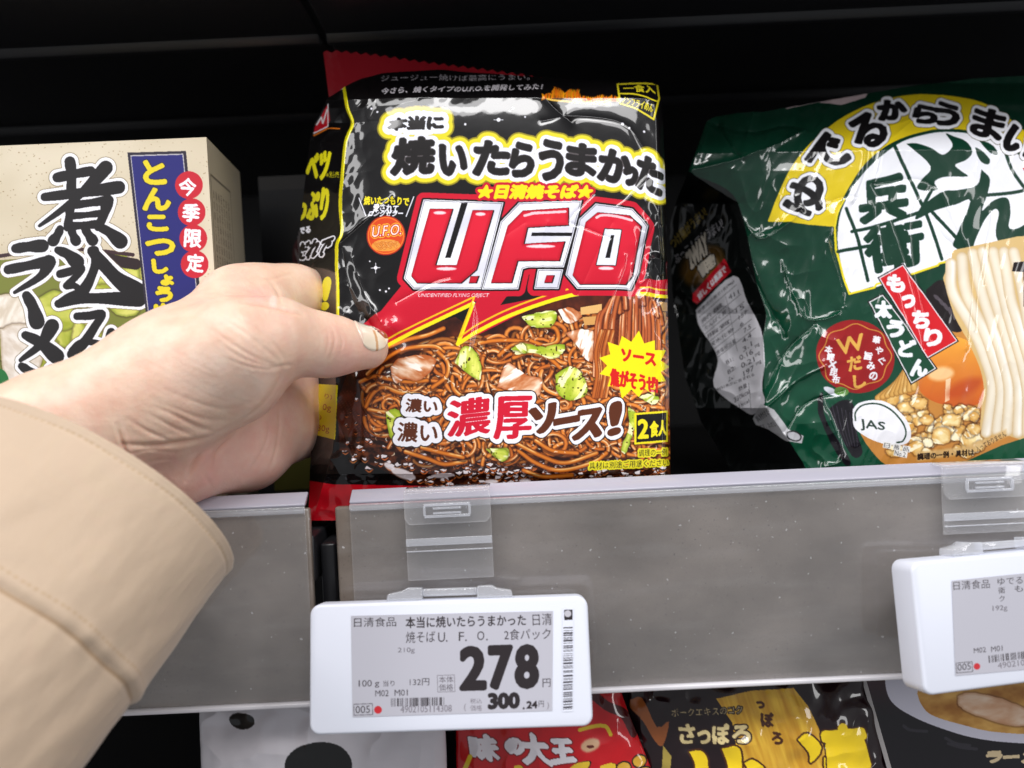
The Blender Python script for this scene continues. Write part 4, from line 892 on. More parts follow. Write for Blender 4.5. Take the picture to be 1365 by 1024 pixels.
    for q, cc in ((q2, (22, 70, 48)), (q1, (206, 26, 36))):
        a.poly(q, (20, 16, 18)); a.poly(inset_px(q, 1.6), (236, 232, 236)); a.poly(inset_px(q, 2.8), cc)
    def along(st, p0, p1, size, dil, colr, deg):
        p0 = np.array(p0); p1 = np.array(p1)
        for i, ch in enumerate(st):
            c = p0 + (p1 - p0) * (i / max(1, len(st) - 1)); sc = 0.72 if ch in 'っ' else 1
            a.text(ch, rq(c[0], c[1], size * sc, size * sc, deg), [(dil, colr)])
    along('もっちり', gz((415, 118))[0], gz((600, 388))[0], 21, 2.0, wht, 3); along('太うどん', gz((352, 248))[0], gz((530, 540))[0], 20, 1.9, wht, 3)
    # round red seal
    cx, cy = gz((215, 482))[0]; a.ellipse(cx, cy, 52, 47, (150, 26, 28), 1, 0.5); an = np.linspace(0, 2 * np.pi, 80); rr = 1 + 0.05 * np.cos(an * 8)
    a.stroke(np.stack([cx + 45 * rr * np.cos(an), cy + 41 * rr * np.sin(an)], 1), 1.3, (206, 140, 60))
    gdn = (222, 170, 78); a.text('W', gz((120, 400), (248, 368), (135, 475)), [(0.9, gdn)]); a.text('だ', gz((175, 490), (240, 478), (185, 555)), [(1.0, gdn)]); a.text('し', gz((205, 580), (262, 570), (212, 640)), [(1.0, gdn)])
    along('華やぐ', gz((318, 400))[0], gz((345, 505))[0], 9.5, 0.5, wht, 12); along('旨みの', gz((278, 480))[0], gz((305, 580))[0], 10, 0.6, wht, 12); along('本鰹×昆布', gz((84, 445))[0], gz((122, 595))[0], 9.5, 0.45, wht, 10)
    a.ellipse(*gz((105, 655))[0], 12, 4, (206, 210, 220), 1, 0.5); a.ellipse(*gz((150, 655))[0], 9, 6, (88, 130, 60), 1, 0.2)
    for p in ([(35, 690), (60, 660), (75, 800), (200, 1000), (160, 1010), (50, 800)], [(90, 740), (150, 700), (210, 720), (230, 860), (260, 960), (210, 980), (120, 820)]): a.poly(smooth(gz(*p) + gz(p[0]), 4), (22, 20, 26)); 
    for i in range(8): a.stroke(smooth(gz((60 + i * 22, 700 + i * 10), (90 + i * 20, 800 + i * 12), (150 + i * 12, 930)), 4), 1.0, (96, 88, 104), 0.45)  # dark crumple of the film, its gloss streaks painted into the print
    # approval mark
    J = smooth(gz((208, 745), (235, 715), (300, 700), (370, 712), (440, 765), (485, 830), (492, 895), (450, 925), (350, 915), (270, 880), (215, 830), (208, 745)), 5); a.poly(J, (242, 242, 248)); a.stroke(smooth(gz((222, 800), (222, 760), (255, 725), (320, 718), (385, 745), (440, 800), (468, 860), (455, 905), (425, 912)), 5), 2.2, (30, 64, 44)); a.text('JAS', gz((240, 792), (365, 812), (250, 850), (362, 862)), [(0.5, (40, 60, 50))])
    for x in range(3): a.poly(gz((360 + x * 48, 908 + x * 9), (398 + x * 48, 914 + x * 9), (396 + x * 48, 944 + x * 9), (358 + x * 48, 938 + x * 9)), (236, 234, 230)); a.text('日格品'[x], gz((364 + x * 48, 914 + x * 9), (392 + x * 48, 918 + x * 9), (363 + x * 48, 936 + x * 9)), [(0, dk)])
    a.poly(gz((415, 945), (482, 958), (478, 990), (412, 976)), (236, 234, 230)); a.text('No.2', gz((420, 950), (474, 962), (417, 974)), [(0.2, dk)])
    a.poly(gz((520, 960), (760, 935), (900, 880), (980, 845), (985, 880), (800, 965), (530, 1005)), (214, 176, 116), 0.85, 2)
    a.text('調理の一例・具材は', [gz((528, 968))[0], gz((815, 945))[0], gz((530, 1000))[0]], [(0.45, (40, 26, 20))]); a.text('入っておりません', [gz((822, 935))[0], gz((970, 852))[0], gz((836, 962))[0]], [(0.4, (40, 26, 20))])
    a.poly(gz((960, 925), (1100, 880), (1300, 860), (1300, 1040), (700, 1040)), (18, 78, 52))
    # arch letters over everything
    L = [('ゆ', rq(1074, 263, 50, 47, -60)), ('で', rq(1103, 210, 48, 45, -48)), ('る', rq(1154, 178, 41, 43, -30)), ('か', rq(1187, 149, 34, 25, -4)), ('ら', rq(1230, 156, 28, 23, 6)), ('う', rq(1258, 156, 32, 30, 12)), ('ま', rq(1314, 168, 40, 38, 17)), ('い', rq(1355, 194, 38, 32, 36))]
    a.texts(L, [(7.6, (60, 52, 20)), (6.8, wht)]); a.texts(L, [(1.9, bk)], (2.2, 30))
    a.poly(g4((1060, 315), (1110, 300), (1200, 340), (1100, 380)), (206, 26, 36))
    a.poly([(1046, 146), (1070, 133), (1165, 110), (1152, 132), (1120, 142), (1090, 138)], (190, 170, 172)); a.text('お湯', [(1100, 122), (1124, 118), (1098, 134)], [(0.8, (40, 34, 36))])
    return a
UTG = math.radians(9)
P0G = at(1180, 620, 40); NG = unit((-0.06, -math.cos(UTG), math.sin(UTG)))
def build_green():
    a = art_green(); nx, ny = 1000, 960
    Lf = lambda y: interp([(100, 975), (156, 944), (230, 917), (262, 904), (300, 893), (400, 898), (500, 915), (560, 935), (600, 960), (650, 990)], y)
    Rf = lambda y: 1436 + 0 * y
    Tp = lambda s: interp([(0, 158), (0.02, 153), (0.12, 150), (0.22, 143), (0.35, 132), (0.5, 118), (0.7, 104), (0.85, 100), (1, 100)], s)
    Bt = lambda s: 652 + 0 * s
    s, t, px, py = film_mesh(nx, ny, Lf, Rf, Tp, Bt)
    xl = interp([(100, 960), (156, 944), (230, 919), (248, 950), (269, 985), (301, 995), (338, 1003), (375, 1011), (417, 1024), (448, 1019), (543, 1022), (617, 1074), (660, 1090)], py)
    u = np.clip((px - xl) / (1430 - xl), 0, 1); v = np.clip((py - 110) / 530, 0, 1)
    h = 4 * (np.clip(4 * u * (1 - u), 0, 1) ** 0.6) * (np.clip(4 * v * (1 - v), 0, 1) ** 0.5)
    hm = np.zeros_like(px); side = np.clip((xl - px) / 100.0, 0, 1.2); hm -= 34 * side ** 0.9
    shd = np.clip((205 - py) / 95.0, 0, 1); hm -= 30 * shd ** 1.3
    hm -= 12 * np.clip((u - 0.9) / 0.1, 0, 1) ** 2
    wl = sstep(0.42, 0.0, u)                                                                    # crumpled left flank
    f0 = np.abs(fbm(px * .8 + py * .25, py * .55 - px * .1, 62, 61, 2) - .5); f1 = np.abs(fbm(px - py * .2, py * .8, 34, 63, 2) - .5)
    h -= (f0 * 9 + f1 * 3.6) * (0.06 + 1.0 * wl); h += 2.0 * (fbm(px, py, 95, 65, 2) - .5) + (fbm(px, py * .8, 40, 66, 2) - .5) * (.15 + 1.4 * wl)
    g4 = crop(1100, 150, 4.094); g7 = crop(890, 90, 1.897)
    CR = [(g4((245, 410), (330, 560), (400, 760), (470, 1000), (520, 1300)), .55, 2.6), (g4((235, 520), (260, 650), (310, 860), (370, 1000), (420, 1200)), .5, 2.4), (g4((550, 425), (470, 520), (455, 680), (470, 860), (500, 1020), (560, 1250)), .5, 2.4), (g4((600, 450), (690, 640), (760, 800), (770, 1000), (740, 1300)), .55, 2.6), (g4((245, 405), (420, 380), (520, 390), (570, 420)), .5, 2.4), (g4((205, 200), (185, 350), (130, 500)), .9, 4), (g4((0, 520), (60, 480), (160, 480), (140, 520)), .5, 3), (g4((490, 40), (380, 130), (300, 210), (245, 400)), .6, 3), (g4((570, 600), (620, 690), (680, 745), (640, 800)), .5, 2.5), (g4((880, 570), (830, 800), (800, 1000), (790, 1200)), .4, 2.2), (g4((890, 570), (880, 760), (850, 950)), .35, 2), (g4((250, 100), (340, 90), (490, 40)), .5, 2.5),
          (g7((105, 130), (200, 160), (300, 145), (350, 160)), 1.4, 5), (g7((60, 262), (150, 245), (250, 210), (345, 165)), 1.6, 5), (g7((130, 140), (150, 180), (190, 240)), .8, 4), (g7((180, 350), (230, 430), (300, 400), (330, 370)), 1.2, 5), (g7((200, 480), (240, 560), (290, 650), (300, 680)), 1.3, 4), (g7((290, 490), (320, 580), (350, 640), (440, 610), (400, 450)), .9, 4), (g7((240, 830), (300, 720), (370, 650)), 1.2, 5), (g7((250, 860), (330, 790), (390, 760)), 1.0, 4), (g7((300, 920), (350, 850), (440, 820)), .9, 4), (g7((385, 830), (440, 980), (400, 1010)), 1.0, 5), (g7((410, 440), (440, 600), (420, 620)), .7, 4)]
    for i, (p, am, w) in enumerate(CR): h += (1 if i % 2 else -1) * am * (.9 if w < 3.1 else 1.1) * ridge(px, py, smooth(p, 4), w)
    k = sstep(.55, .2, u) * .8 + .45
    h -= 1.3 * k * np.abs(fbm(px * 1.3 + py * .45, py * .5 - px * .15, 24, 161, 2) - .5) + 1.2 * np.exp(-((px - 1135) / 60) ** 2 - ((py - 240) / 90) ** 2) * np.abs(fbm(px, py * .6, 30, 163, 2) - .5) * 1.2
    h += 0.03 * (fbm(px, py, 12, 68, 2) - .5)
    t = empty('noodle_pack', tuple(on_plane(1180.0, 640.0, P0G, NG)), 'crumpled glossy green udon noodle pack with a white dome emblem, right of the shelf', 'noodle pack')
    pack_mesh('printed_film', px, py, h, P0G, NG, 40, a, M_FILM, t, hm=hm)
build_green()
# ================================================================== ramen soup cartons, left
M_CARTON = art_mat('printed_carton', 0.42, None, Coat_Weight=0.25, Coat_Roughness=0.2)
def art_box():
    a = Art(-70, 170, 320, 700, 2.0, (196, 182, 152)); k5 = crop(0, 150, 2.7675)
    X, Y = a.XY((0, a.H, 0, a.W)); rs = np.random.RandomState(2)
    w = fbm(X + Y * .4, Y, 70, 3, 2); a.img[:] = rgb((200, 186, 158)) + (rgb((222, 211, 188)) - rgb((200, 186, 158))) * np.clip(w * 1.6 - .3, 0, 1)[..., None]
    for i in range(900):
        x, y = rs.uniform(-60, 285), rs.uniform(185, 460); r = rs.uniform(.5, 1.1); a.ellipse(x, y, r, r * .8, (156, 132, 96), rs.uniform(.4, .9))
    wht = (242, 242, 248); bk = (22, 18, 20)
    # bowl rim, cabbage, pork
    a.poly(k5((-300, 560), (0, 545), (200, 530), (490, 560), (560, 800), (560, 1300), (-300, 1300)), (120, 126, 50))
    for i in range(34):
        x, y = rs.uniform(-60, 540), rs.uniform(580, 1200); r = rs.uniform(50, 105); P = [k5((x + r * rs.uniform(.6, 1.1) * math.cos(q), y + r * rs.uniform(.6, 1.1) * math.sin(q)))[0] for q in np.linspace(0, 6.28, 9)[:-1]]
        blob(a, P, (158, 168, 44), (214, 214, 110), 200 + i, (110, 124, 30), 14)
    blob(a, k5((-40, 680), (60, 670), (120, 720), (100, 780), (-40, 790)), (214, 200, 180), (240, 232, 220), 260, (170, 150, 120)); blob(a, k5((0, 800), (60, 780), (130, 800), (160, 900), (100, 1010), (20, 1000)), (214, 200, 184), (238, 230, 222), 261, (170, 150, 120)); a.ellipse(*k5((-5, 1000))[0], 14, 20, (26, 110, 50))
    a.stroke(smooth(k5((-200, 560), (0, 530), (130, 510), (300, 505), (490, 525)), 5), 5, (58, 34, 40)); a.stroke(smooth(k5((330, 515), (420, 545), (500, 560)), 4), 15, (40, 24, 26))
    ST = [([(212, 240), (270, 228), (335, 216)], 24, 22), ([(258, 182), (264, 230), (262, 300)], 26, 22), ([(165, 312), (300, 296), (438, 276)], 20, 30), ([(390, 204), (330, 270), (240, 350), (146, 418)], 34, 8),
          ([(258, 345), (256, 380), (250, 424)], 22, 20), ([(256, 344), (330, 334), (402, 324)], 18, 22), ([(396, 326), (386, 370), (362, 424)], 30, 18), ([(266, 382), (320, 378), (372, 372)], 16, 16), ([(254, 420), (310, 416), (366, 412)], 18, 20),
          ([(222, 430), (212, 452), (196, 474)], 18, 26), ([(262, 432), (270, 452), (280, 474)], 18, 24), ([(312, 428), (326, 450), (342, 472)], 18, 26), ([(360, 420), (400, 440), (444, 476)], 16, 34),
          ([(214, 508), (248, 522), (284, 552)], 18, 34), ([(222, 596), (262, 586), (300, 576), (276, 610), (244, 640), (276, 640), (290, 660), (250, 680), (214, 704)], 20, 14), ([(216, 706), (290, 688), (400, 686), (512, 690)], 20, 34),
          ([(350, 508), (352, 560), (330, 620), (304, 664)], 20, 26), ([(340, 512), (390, 570), (440, 620), (508, 664)], 24, 44),
          ([(284, 752), (330, 750), (376, 744), (350, 790), (310, 850), (266, 892)], 18, 24), ([(266, 880), (300, 850), (350, 850), (430, 880)], 18, 16), ([(410, 810), (396, 850), (360, 920)], 20, 16),
          ([(58, 502), (100, 496), (156, 492)], 22, 30), ([(30, 580), (100, 566), (184, 548)], 22, 26), ([(180, 552), (150, 604), (54, 664)], 34, 8), ([(98, 676), (120, 716), (136, 772)], 22, 36), ([(192, 788), (150, 856), (76, 914)], 34, 10), ([(94, 822), (150, 850), (208, 900)], 20, 36), ([(80, 936), (100, 950), (126, 972)], 18, 28), ([(190, 950), (150, 1010), (80, 1050)], 26, 10)]
    for grow, colr, al in ((10.5, (120, 104, 70), .8), (8.6, wht, 1), (0, bk, 1)):
        for P_, w0, w1 in ST:
            A0, A1 = w0 / 2.7675 * 1.55 + grow, w1 / 2.7675 * 1.55 + grow; W_ = max(A0, A1)
            a.stroke(smooth(k5(*P_), 6), W_, colr, al, (lambda t_, A0=A0, A1=A1, W_=W_, g=grow: (A0 + (A1 - A0) * t_) / W_ * (1 + (0.08 * np.sin(t_ * 9) if g == 0 else 0))))
    # blue strip
    b4 = k5((470, 148), (686, 142), (752, 790), (545, 800)); a.poly(b4, (40, 34, 50)); c_ = lambda p, f: p
    a.poly(k5((481, 158), (676, 152), (740, 790), (553, 800)), (190, 186, 190)); a.poly(k5((484, 162), (673, 156), (737, 790), (556, 800)), (34, 34, 112))
    ye = (228, 208, 36)
    for ch, bx in (('と', (528, 180, 605, 262)), ('ん', (524, 282, 622, 358)), ('こ', (542, 382, 612, 434)), ('つ', (538, 470, 640, 524)), ('し', (562, 545, 612, 590)), ('ょ', (592, 602, 632, 634)), ('う', (575, 646, 630, 696)), ('ゆ', (570, 708, 628, 750))):
        p = k5((bx[0], bx[1]), (bx[2], bx[1]), (bx[0] + 6, bx[3])); a.text(ch, p, [(3.2, (24, 22, 70)), (2.0, ye)])
    for (x, y) in ((697, 268), (707, 368), (713, 465), (718, 560)): a.ellipse(*k5((x, y))[0], 18.5, 18.5, (196, 30, 48))
    for ch, (x, y) in zip('今季限定', ((692, 275), (705, 370), (712, 465), (720, 556))): a.text(ch, rq(*k5((x, y))[0], 22, 23, 4), [(1.0, wht)])
    return a
def soup_box():
    n = unit((0.0, -math.cos(math.radians(2)), math.sin(math.radians(2)))); p0 = at(150, 400, 24)
    q = [(-62, 197), (275, 183), (306, 700), (-56, 716)]; C = [on_plane(*p, p0, n) for p in q]
    zf = ZDECK + 0.0005
    for i, (a_, b_) in ((2, (1, 2)), (3, (0, 3))):
        A_, B_ = C[a_], C[b_]; f = (zf - A_[2]) / (B_[2] - A_[2]); C[i] = A_ + (B_ - A_) * f
    D = np.array((-0.005, 0.052, 0.0)); Bk = [c + D for c in C]
    t = empty('soup_carton', tuple((C[2] + C[3]) / 2 + D / 2), 'cream carton with big black brush lettering and a blue strip, behind the hand', 'carton')
    a = art_box()
    nx, ny = 760, 1000; u, v = np.meshgrid(np.linspace(0, 1, nx), np.linspace(0, 1, ny)); uu = u[..., None]; vv = v[..., None]
    # the printed front panel
    V = (C[0] * (1 - uu) + C[1] * uu) * (1 - vv) + (C[3] * (1 - uu) + C[2] * uu) * vv
    d = V - CAM; z = d @ _F; px = W0 / 2 + FPX * (d @ _R) / z; py = H0 / 2 - FPX * (d @ _U) / z
    link('front_panel', quads_mesh('front_panel', V.reshape(-1, 3) - np.array(t.location), grid_quads(ny, nx), M_CARTON, a.sample(px, py).reshape(-1, 3), False), t)
    # side panel with small print
    s = Art(0, 0, 90, 175, 3, (170, 160, 140)); rs = np.random.RandomState(5); dk = (92, 84, 76)
    for c in range(7):
        x = 8 + c * 6.4; s.text(''.join(rs.choice(list('原材料名食塩小麦粉豚骨醤油内容量賞味期限保存方法製造者調理'), 18)), [(x + 4, 22), (x + 4, 110), (x, 22)], [(0, dk)])
    s.stroke([(5, 16), (56, 16), (56, 118), (5, 118), (5, 16)], 0.8, dk); s.poly([(40, 120), (66, 120), (66, 150), (40, 150)], (186, 176, 60)); s.poly([(8, 124), (30, 124), (30, 150), (8, 150)], (90, 86, 80))
    nx, ny = 180, 350; u, v = np.meshgrid(np.linspace(0, 1, nx), np.linspace(0, 1, ny)); uu = u[..., None]; vv = v[..., None]
    V = (C[1] * (1 - uu) + Bk[1] * uu) * (1 - vv) + (C[2] * (1 - uu) + Bk[2] * uu) * vv
    link('side_panel', quads_mesh('side_panel', V.reshape(-1, 3) - np.array(t.location), grid_quads(ny, nx), M_CARTON, s.sample(u * 90, v * 175).reshape(-1, 3), False), t)
    top = mat('carton_board', (0.48, 0.42, 0.32), 0.5)
    m = MB(); e = 0.0004
    m.add([C[0], C[1], Bk[1], Bk[0]], [(0, 1, 2, 3)]); m.add([C[0], C[3], Bk[3], Bk[0]], [(0, 1, 2, 3)]); m.add([Bk[0], Bk[1], Bk[2], Bk[3]], [(0, 1, 2, 3)]); m.add([C[3], C[2], Bk[2], Bk[3]], [(0, 1, 2, 3)])
    m.build('carton_body', top, t)
soup_box()
def back_box():
    C0 = at(344, 236, 118); C1 = at(412, 229, 118); wdt = C1[0] - C0[0]; z1 = C0[2]; z0 = ZDECK + 0.0003
    t = empty('soup_carton', (C0[0] + wdt / 2, 0.148, z0), 'dark half hidden carton with a pale top band, deep in the shelf behind the hand', 'carton')
    s = Art(0, 0, 40, 90, 5, (20, 17, 18)); s.poly([(0, 0), (40, 0), (40, 4), (0, 4)], (52, 47, 43)); s.poly([(0, 9), (22, 9), (20, 40), (0, 42)], (16, 16, 22))
    for i in range(4): s.ellipse(30, 24 + i * 12, 6.5, 6, (110, 40, 48))
    s.poly([(0, 58), (40, 54), (40, 90), (0, 90)], (96, 92, 40)); s.text('今季限定', [(33, 16), (33, 62), (26, 16)], [(0.3, (200, 190, 190))])
    nx, ny = 160, 360; u, v = np.meshgrid(np.linspace(0, 1, nx), np.linspace(0, 1, ny))
    V = np.stack([C0[0] + wdt * u, np.full_like(u, 0.118), z1 + (z0 - z1) * v], -1)
    link('front_panel', quads_mesh('front_panel', V.reshape(-1, 3) - np.array(t.location), grid_quads(ny, nx), M_CARTON, s.sample(u * 40, v * 90).reshape(-1, 3), False), t)
    m = MB(); m.box((C0[0] + wdt / 2, 0.1485, (z0 + z1) / 2), (wdt / 2 - 1e-4, 0.0302, (z1 - z0) / 2)); m.build('carton_body', mat('dark_carton_board', (0.05, 0.045, 0.045), 0.5), t)
back_box()

# ================================================================== bottom row
def low_pack(label, art, L, R, T, B, p0, n, thick, relief, seed, nx=420, ny=420, name='noodle_pack', cat='noodle pack', m=M_FILM):
    s, t_, px, py = film_mesh(nx, ny, lambda y: interp(L, y), lambda y: interp(R, y), lambda q: interp(T, q), lambda q: interp(B, q))
    h = 7 * np.clip(4 * s * (1 - s), 0, 1) ** .5 * np.clip(4 * t_ * (1 - t_), 0, 1) ** .5 + relief * (fbm(px, py, 60, seed, 3) - .5) - relief * 1.6 * np.abs(fbm(px, py, 44, seed + 3, 2) - .5)
    t = empty(name, tuple(on_plane(float(px.mean()), float(py.max()), p0, n)), label, cat)
    pack_mesh('printed_film', px, py, h, p0, n, thick, art, m, t); return t
def tilt(deg, x=0): return unit((x, -math.cos(math.radians(deg)), math.sin(math.radians(deg))))
# white pack with black spots
a = Art(255, 850, 620, 1300, 1.2, (208, 204, 210)); X, Y = a.XY((0, a.H, 0, a.W))
a.ellipse(327, 956, 18, 11, (14, 13, 14)); a.ellipse(430, 1012, 44, 31, (14, 13, 14)); a.ellipse(540, 1060, 40, 30, (14, 13, 14)); a.ellipse(330, 1090, 60, 40, (14, 13, 14))
low_pack('white pack with large black spots in the bottom row, under the left rail', a, [(840, 262), (950, 265), (1400, 280)], [(840, 590), (1400, 606)], [(0, 862), (.5, 850), (1, 862)], [(0, 1290), (1, 1290)], at(430, 960, 14), tilt(4), 40, 2.2, 71)
# red pack
a = Art(590, 850, 880, 1300, 1.6, (190, 16, 26)); kr = crop(590, 930, 4.403); X, Y = a.XY((0, a.H, 0, a.W))
gw = (226, 222, 228)
RT = [('味', kr((160, 215), (310, 210), (180, 345))), ('の', kr((375, 222), (468, 218), (378, 300))), ('大', kr((462, 190), (590, 195), (478, 355), (640, 365))), ('王', kr((635, 225), (745, 225), (640, 355), (770, 335)))]
a.texts(RT, [(2.6, (110, 10, 16)), (1.3, gw)], (4.5, 35)); a.ellipse(*kr((860, 255))[0], 13, 8, (206, 166, 130), 1, -.3, 2); a.ellipse(*kr((860, 262))[0], 5, 2, (90, 30, 24))
a.stroke(smooth(kr((800, 170), (880, 155), (950, 155), (980, 200)), 4), 5, (206, 176, 40)); a.stroke(kr((165, 330), (130, 414)), 6, (226, 200, 50))
yy = (226, 190, 50)
for p in ([(420, 370), (460, 365), (480, 400), (470, 480), (420, 480)], [(720, 400), (780, 350), (860, 340), (850, 380), (800, 410), (830, 470), (740, 470)], [(915, 370), (1010, 365), (1010, 480), (920, 480)]): a.poly(smooth(kr(*p) + kr(p[0]), 3), (40, 20, 10)); a.poly(smooth([tuple(np.array(q) * .94 + np.array(kr(p[0])[0]) * .06) for q in kr(*p) + kr(p[0])], 3), yy)
for x, y in ((1055, 390), (1150, 360), (1180, 430)): a.ellipse(*kr((x, y))[0], 11, 9, (40, 24, 10)); a.ellipse(*kr((x, y))[0], 9, 7, (206, 160, 50))
a.text('ラーメン', [(640, 1040), (840, 1035), (640, 1110)], [(5, (40, 20, 10)), (3.5, yy)])
a.stroke(smooth(kr((860, -40), (960, 40), (1060, 90), (1120, 200)), 4), 12, (70, 10, 14))
low_pack('bright red ramen pack with white lettering in the bottom row beside the white pack', a, [(840, 606), (1400, 612)], [(840, 800), (950, 838), (1024, 868), (1400, 872)], [(0, 880), (.5, 868), (1, 880)], [(0, 1290), (1, 1290)], at(720, 980, 16), tilt(9), 40, 2.4, 73)
# brown pack
a = Art(830, 840, 1215, 1300, 1.6, (30, 14, 18)); kb = crop(840, 880, 3.79)
a.poly(smooth(kb((0, 200), (60, 190), (130, 330), (190, 300), (160, 420), (120, 400), (60, 300), (0, 240), (0, 200)), 3), (150, 84, 40)); a.poly(kb((160, 420), (200, 470), (190, 600), (150, 600)), (170, 150, 70))
P = kb((420, 180), (600, 145), (810, 130), (880, 220), (930, 330), (985, 560), (1010, 900), (560, 900), (540, 560), (500, 300)); m, bb = a.polymask(P, 2); X, Y = a.XY(bb); w = fbm(X * 2.4 - Y * .8, Y * .3, 14, 8, 3)[..., None]; a.put(m, bb, lambda x, y: rgb((180, 124, 30)) * (1 - w) + rgb((236, 196, 70)) * w)
a.text('ポークエキスのコク', kb((200, 235), (550, 215), (202, 275)), [(1.6, (30, 20, 16)), (.4, (180, 160, 120))])
for ch, bx in (('さ', (240, 312, 310, 405)), ('っ', (330, 340, 385, 405)), ('ぽ', (400, 310, 480, 400)), ('ろ', (500, 318, 585, 395))): a.text(ch, kb((bx[0], bx[1]), (bx[2], bx[1]), (bx[0] + 4, bx[3])), [(3.4, (40, 22, 16)), (1.7, (226, 206, 150))])
for ch, bx in (('っ', (625, 195, 660, 225)), ('ぽ', (645, 250, 705, 315)), ('ろ', (695, 345, 745, 398))): a.text(ch, kb((bx[0], bx[1]), (bx[2], bx[1] + 8), (bx[0] + 2, bx[3])), [(1.3, (70, 34, 14))])
yb = (240, 206, 30)
for p in ([(290, 450), (350, 445), (380, 490), (370, 600), (300, 600), (320, 520)], [(445, 425), (520, 415), (545, 470), (540, 600), (460, 600), (480, 520)], [(560, 500), (600, 480), (660, 530), (600, 560)], [(820, 380), (870, 350), (940, 420), (890, 500), (880, 450)], [(950, 470), (1000, 470), (990, 600), (960, 600)]):
    q = smooth(kb(*p) + kb(p[0]), 3); m, bb = a.polymask(q, 5); a.layers(m, bb, [(2.6, (70, 34, 10)), (0, yb)])
a.text('東', kb((950, 325), (1150, 320), (960, 640), (1240, 610)), [(7.2, (60, 28, 10)), (5.0, yb)]); a.text('味', kb((300, 640), (560, 640), (300, 900)), [(6, (60, 28, 10)), (4.4, yb)])
low_pack('dark brown ramen pack with a yellow ribbon and yellow lettering, bottom row', a, [(840, 836), (960, 838), (1024, 850), (1400, 880)], [(840, 1140), (1024, 1188), (1400, 1212)], [(0, 890), (.5, 866), (1, 884)], [(0, 1290), (1, 1290)], at(1010, 960, 18), tilt(11, -0.03), 40, 3.2, 75)
# black ramen carton
a = Art(1120, 820, 1480, 1300, 2.0, (16, 13, 18)); kz = crop(1120, 860, 5.57); X, Y = a.XY((0, a.H, 0, a.W))
tt = np.clip(1 - (Y - 880) / 75, 0, 1)[..., None]; a.img[:] = rgb((17, 13, 19)) * (1 - tt) + rgb((66, 18, 32)) * tt
bowl = smooth(kz((330, 100), (335, 300), (380, 420), (500, 510), (700, 600), (1000, 690), (1365, 730), (1900, 740)), 5); a.poly([tuple(p) for p in bowl] + kz((1900, 60), (400, 40)), (196, 194, 208))
soup = smooth(kz((570, 360), (600, 440), (680, 520), (900, 590), (1200, 650), (1900, 680)), 5); P = [tuple(p) for p in soup] + kz((1900, 200), (700, 200), (590, 280)); m, bb = a.polymask(P, 2); X, Y = a.XY(bb); w = np.clip(fbm(X, Y * 1.6, 26, 12, 4) * 1.8 - .4, 0, 1)[..., None]; a.put(m, bb, lambda x, y: rgb((150, 96, 34)) * (1 - w) + rgb((206, 160, 84)) * w)
blob(a, kz((870, 380), (960, 350), (1200, 400), (1365, 470), (1500, 560), (1300, 600), (1000, 520), (880, 450)), (196, 150, 116), (222, 196, 172), 17, (170, 120, 80), 14)
a.text('ラ', kz((1085, 795), (1195, 790), (1090, 870)), [(1.6, (196, 176, 140))]); a.text('ー', kz((1210, 825), (1325, 818), (1210, 840)), [(1.3, (196, 176, 140))]); a.text('メン', kz((1345, 790), (1600, 780), (1350, 870)), [(1.6, (196, 176, 140))])
for i, p in enumerate([[(800, 730), (900, 760), (1010, 770)], [(470, 600), (520, 630), (640, 640)], [(780, 690), (860, 730), (960, 745)]]): a.stroke(smooth(kz(*p), 4), 4, (60, 58, 66), .6)
n = tilt(14, -0.02); p0 = at(1250, 960, 14)
q = [(1138, 850), (1470, 842), (1540, 1290), (1264, 1290)]; C = [on_plane(*p, p0, n) for p in q]; D = np.array((0.004, 0.06, 0.01)); Bk = [c + D for c in C]
t = empty('ramen_carton', tuple((C[2] + C[3]) / 2 + D / 2), 'black carton picturing a white bowl of ramen soup, right end of bottom row', 'carton')
nx, ny = 560, 640; u, v = np.meshgrid(np.linspace(0, 1, nx), np.linspace(0, 1, ny)); uu = u[..., None]; vv = v[..., None]
V = (C[0] * (1 - uu) + C[1] * uu) * (1 - vv) + (C[3] * (1 - uu) + C[2] * uu) * vv
d = V - CAM; z = d @ _F; px = W0 / 2 + FPX * (d @ _R) / z; py = H0 / 2 - FPX * (d @ _U) / z
link('front_panel', quads_mesh('front_panel', (V + n * .0002).reshape(-1, 3) - np.array(t.location), grid_quads(ny, nx), M_FILM, a.sample(px, py).reshape(-1, 3), False), t)
m = MB(); e = D * 0 + n * 0.0001
m.add([C[0], C[1], Bk[1], Bk[0]], [(0, 1, 2, 3)]); m.add([C[1], C[2], Bk[2], Bk[1]], [(0, 1, 2, 3)]); m.add([Bk[0], Bk[1], Bk[2], Bk[3]], [(0, 1, 2, 3)]); m.add([C[3], C[2], Bk[2], Bk[3]], [(0, 1, 2, 3)]); m.add([C[0], C[3], Bk[3], Bk[0]], [(0, 1, 2, 3)])
m.build('carton_body', mat('black_carton_board', (0.02, 0.016, 0.02), 0.4), t)
# pale cut edge of the carton's left side
m = MB(); ex = unit(C[1] - C[0]); m.add([C[0] - ex * .0011 - n * .001, C[0] + n * .0004, C[3] + n * .0004, C[3] - ex * .0011 - n * .001], [(0, 1, 2, 3)]); m.build('board_edge', mat('raw_board_edge', (0.42, 0.40, 0.40), 0.6), t)
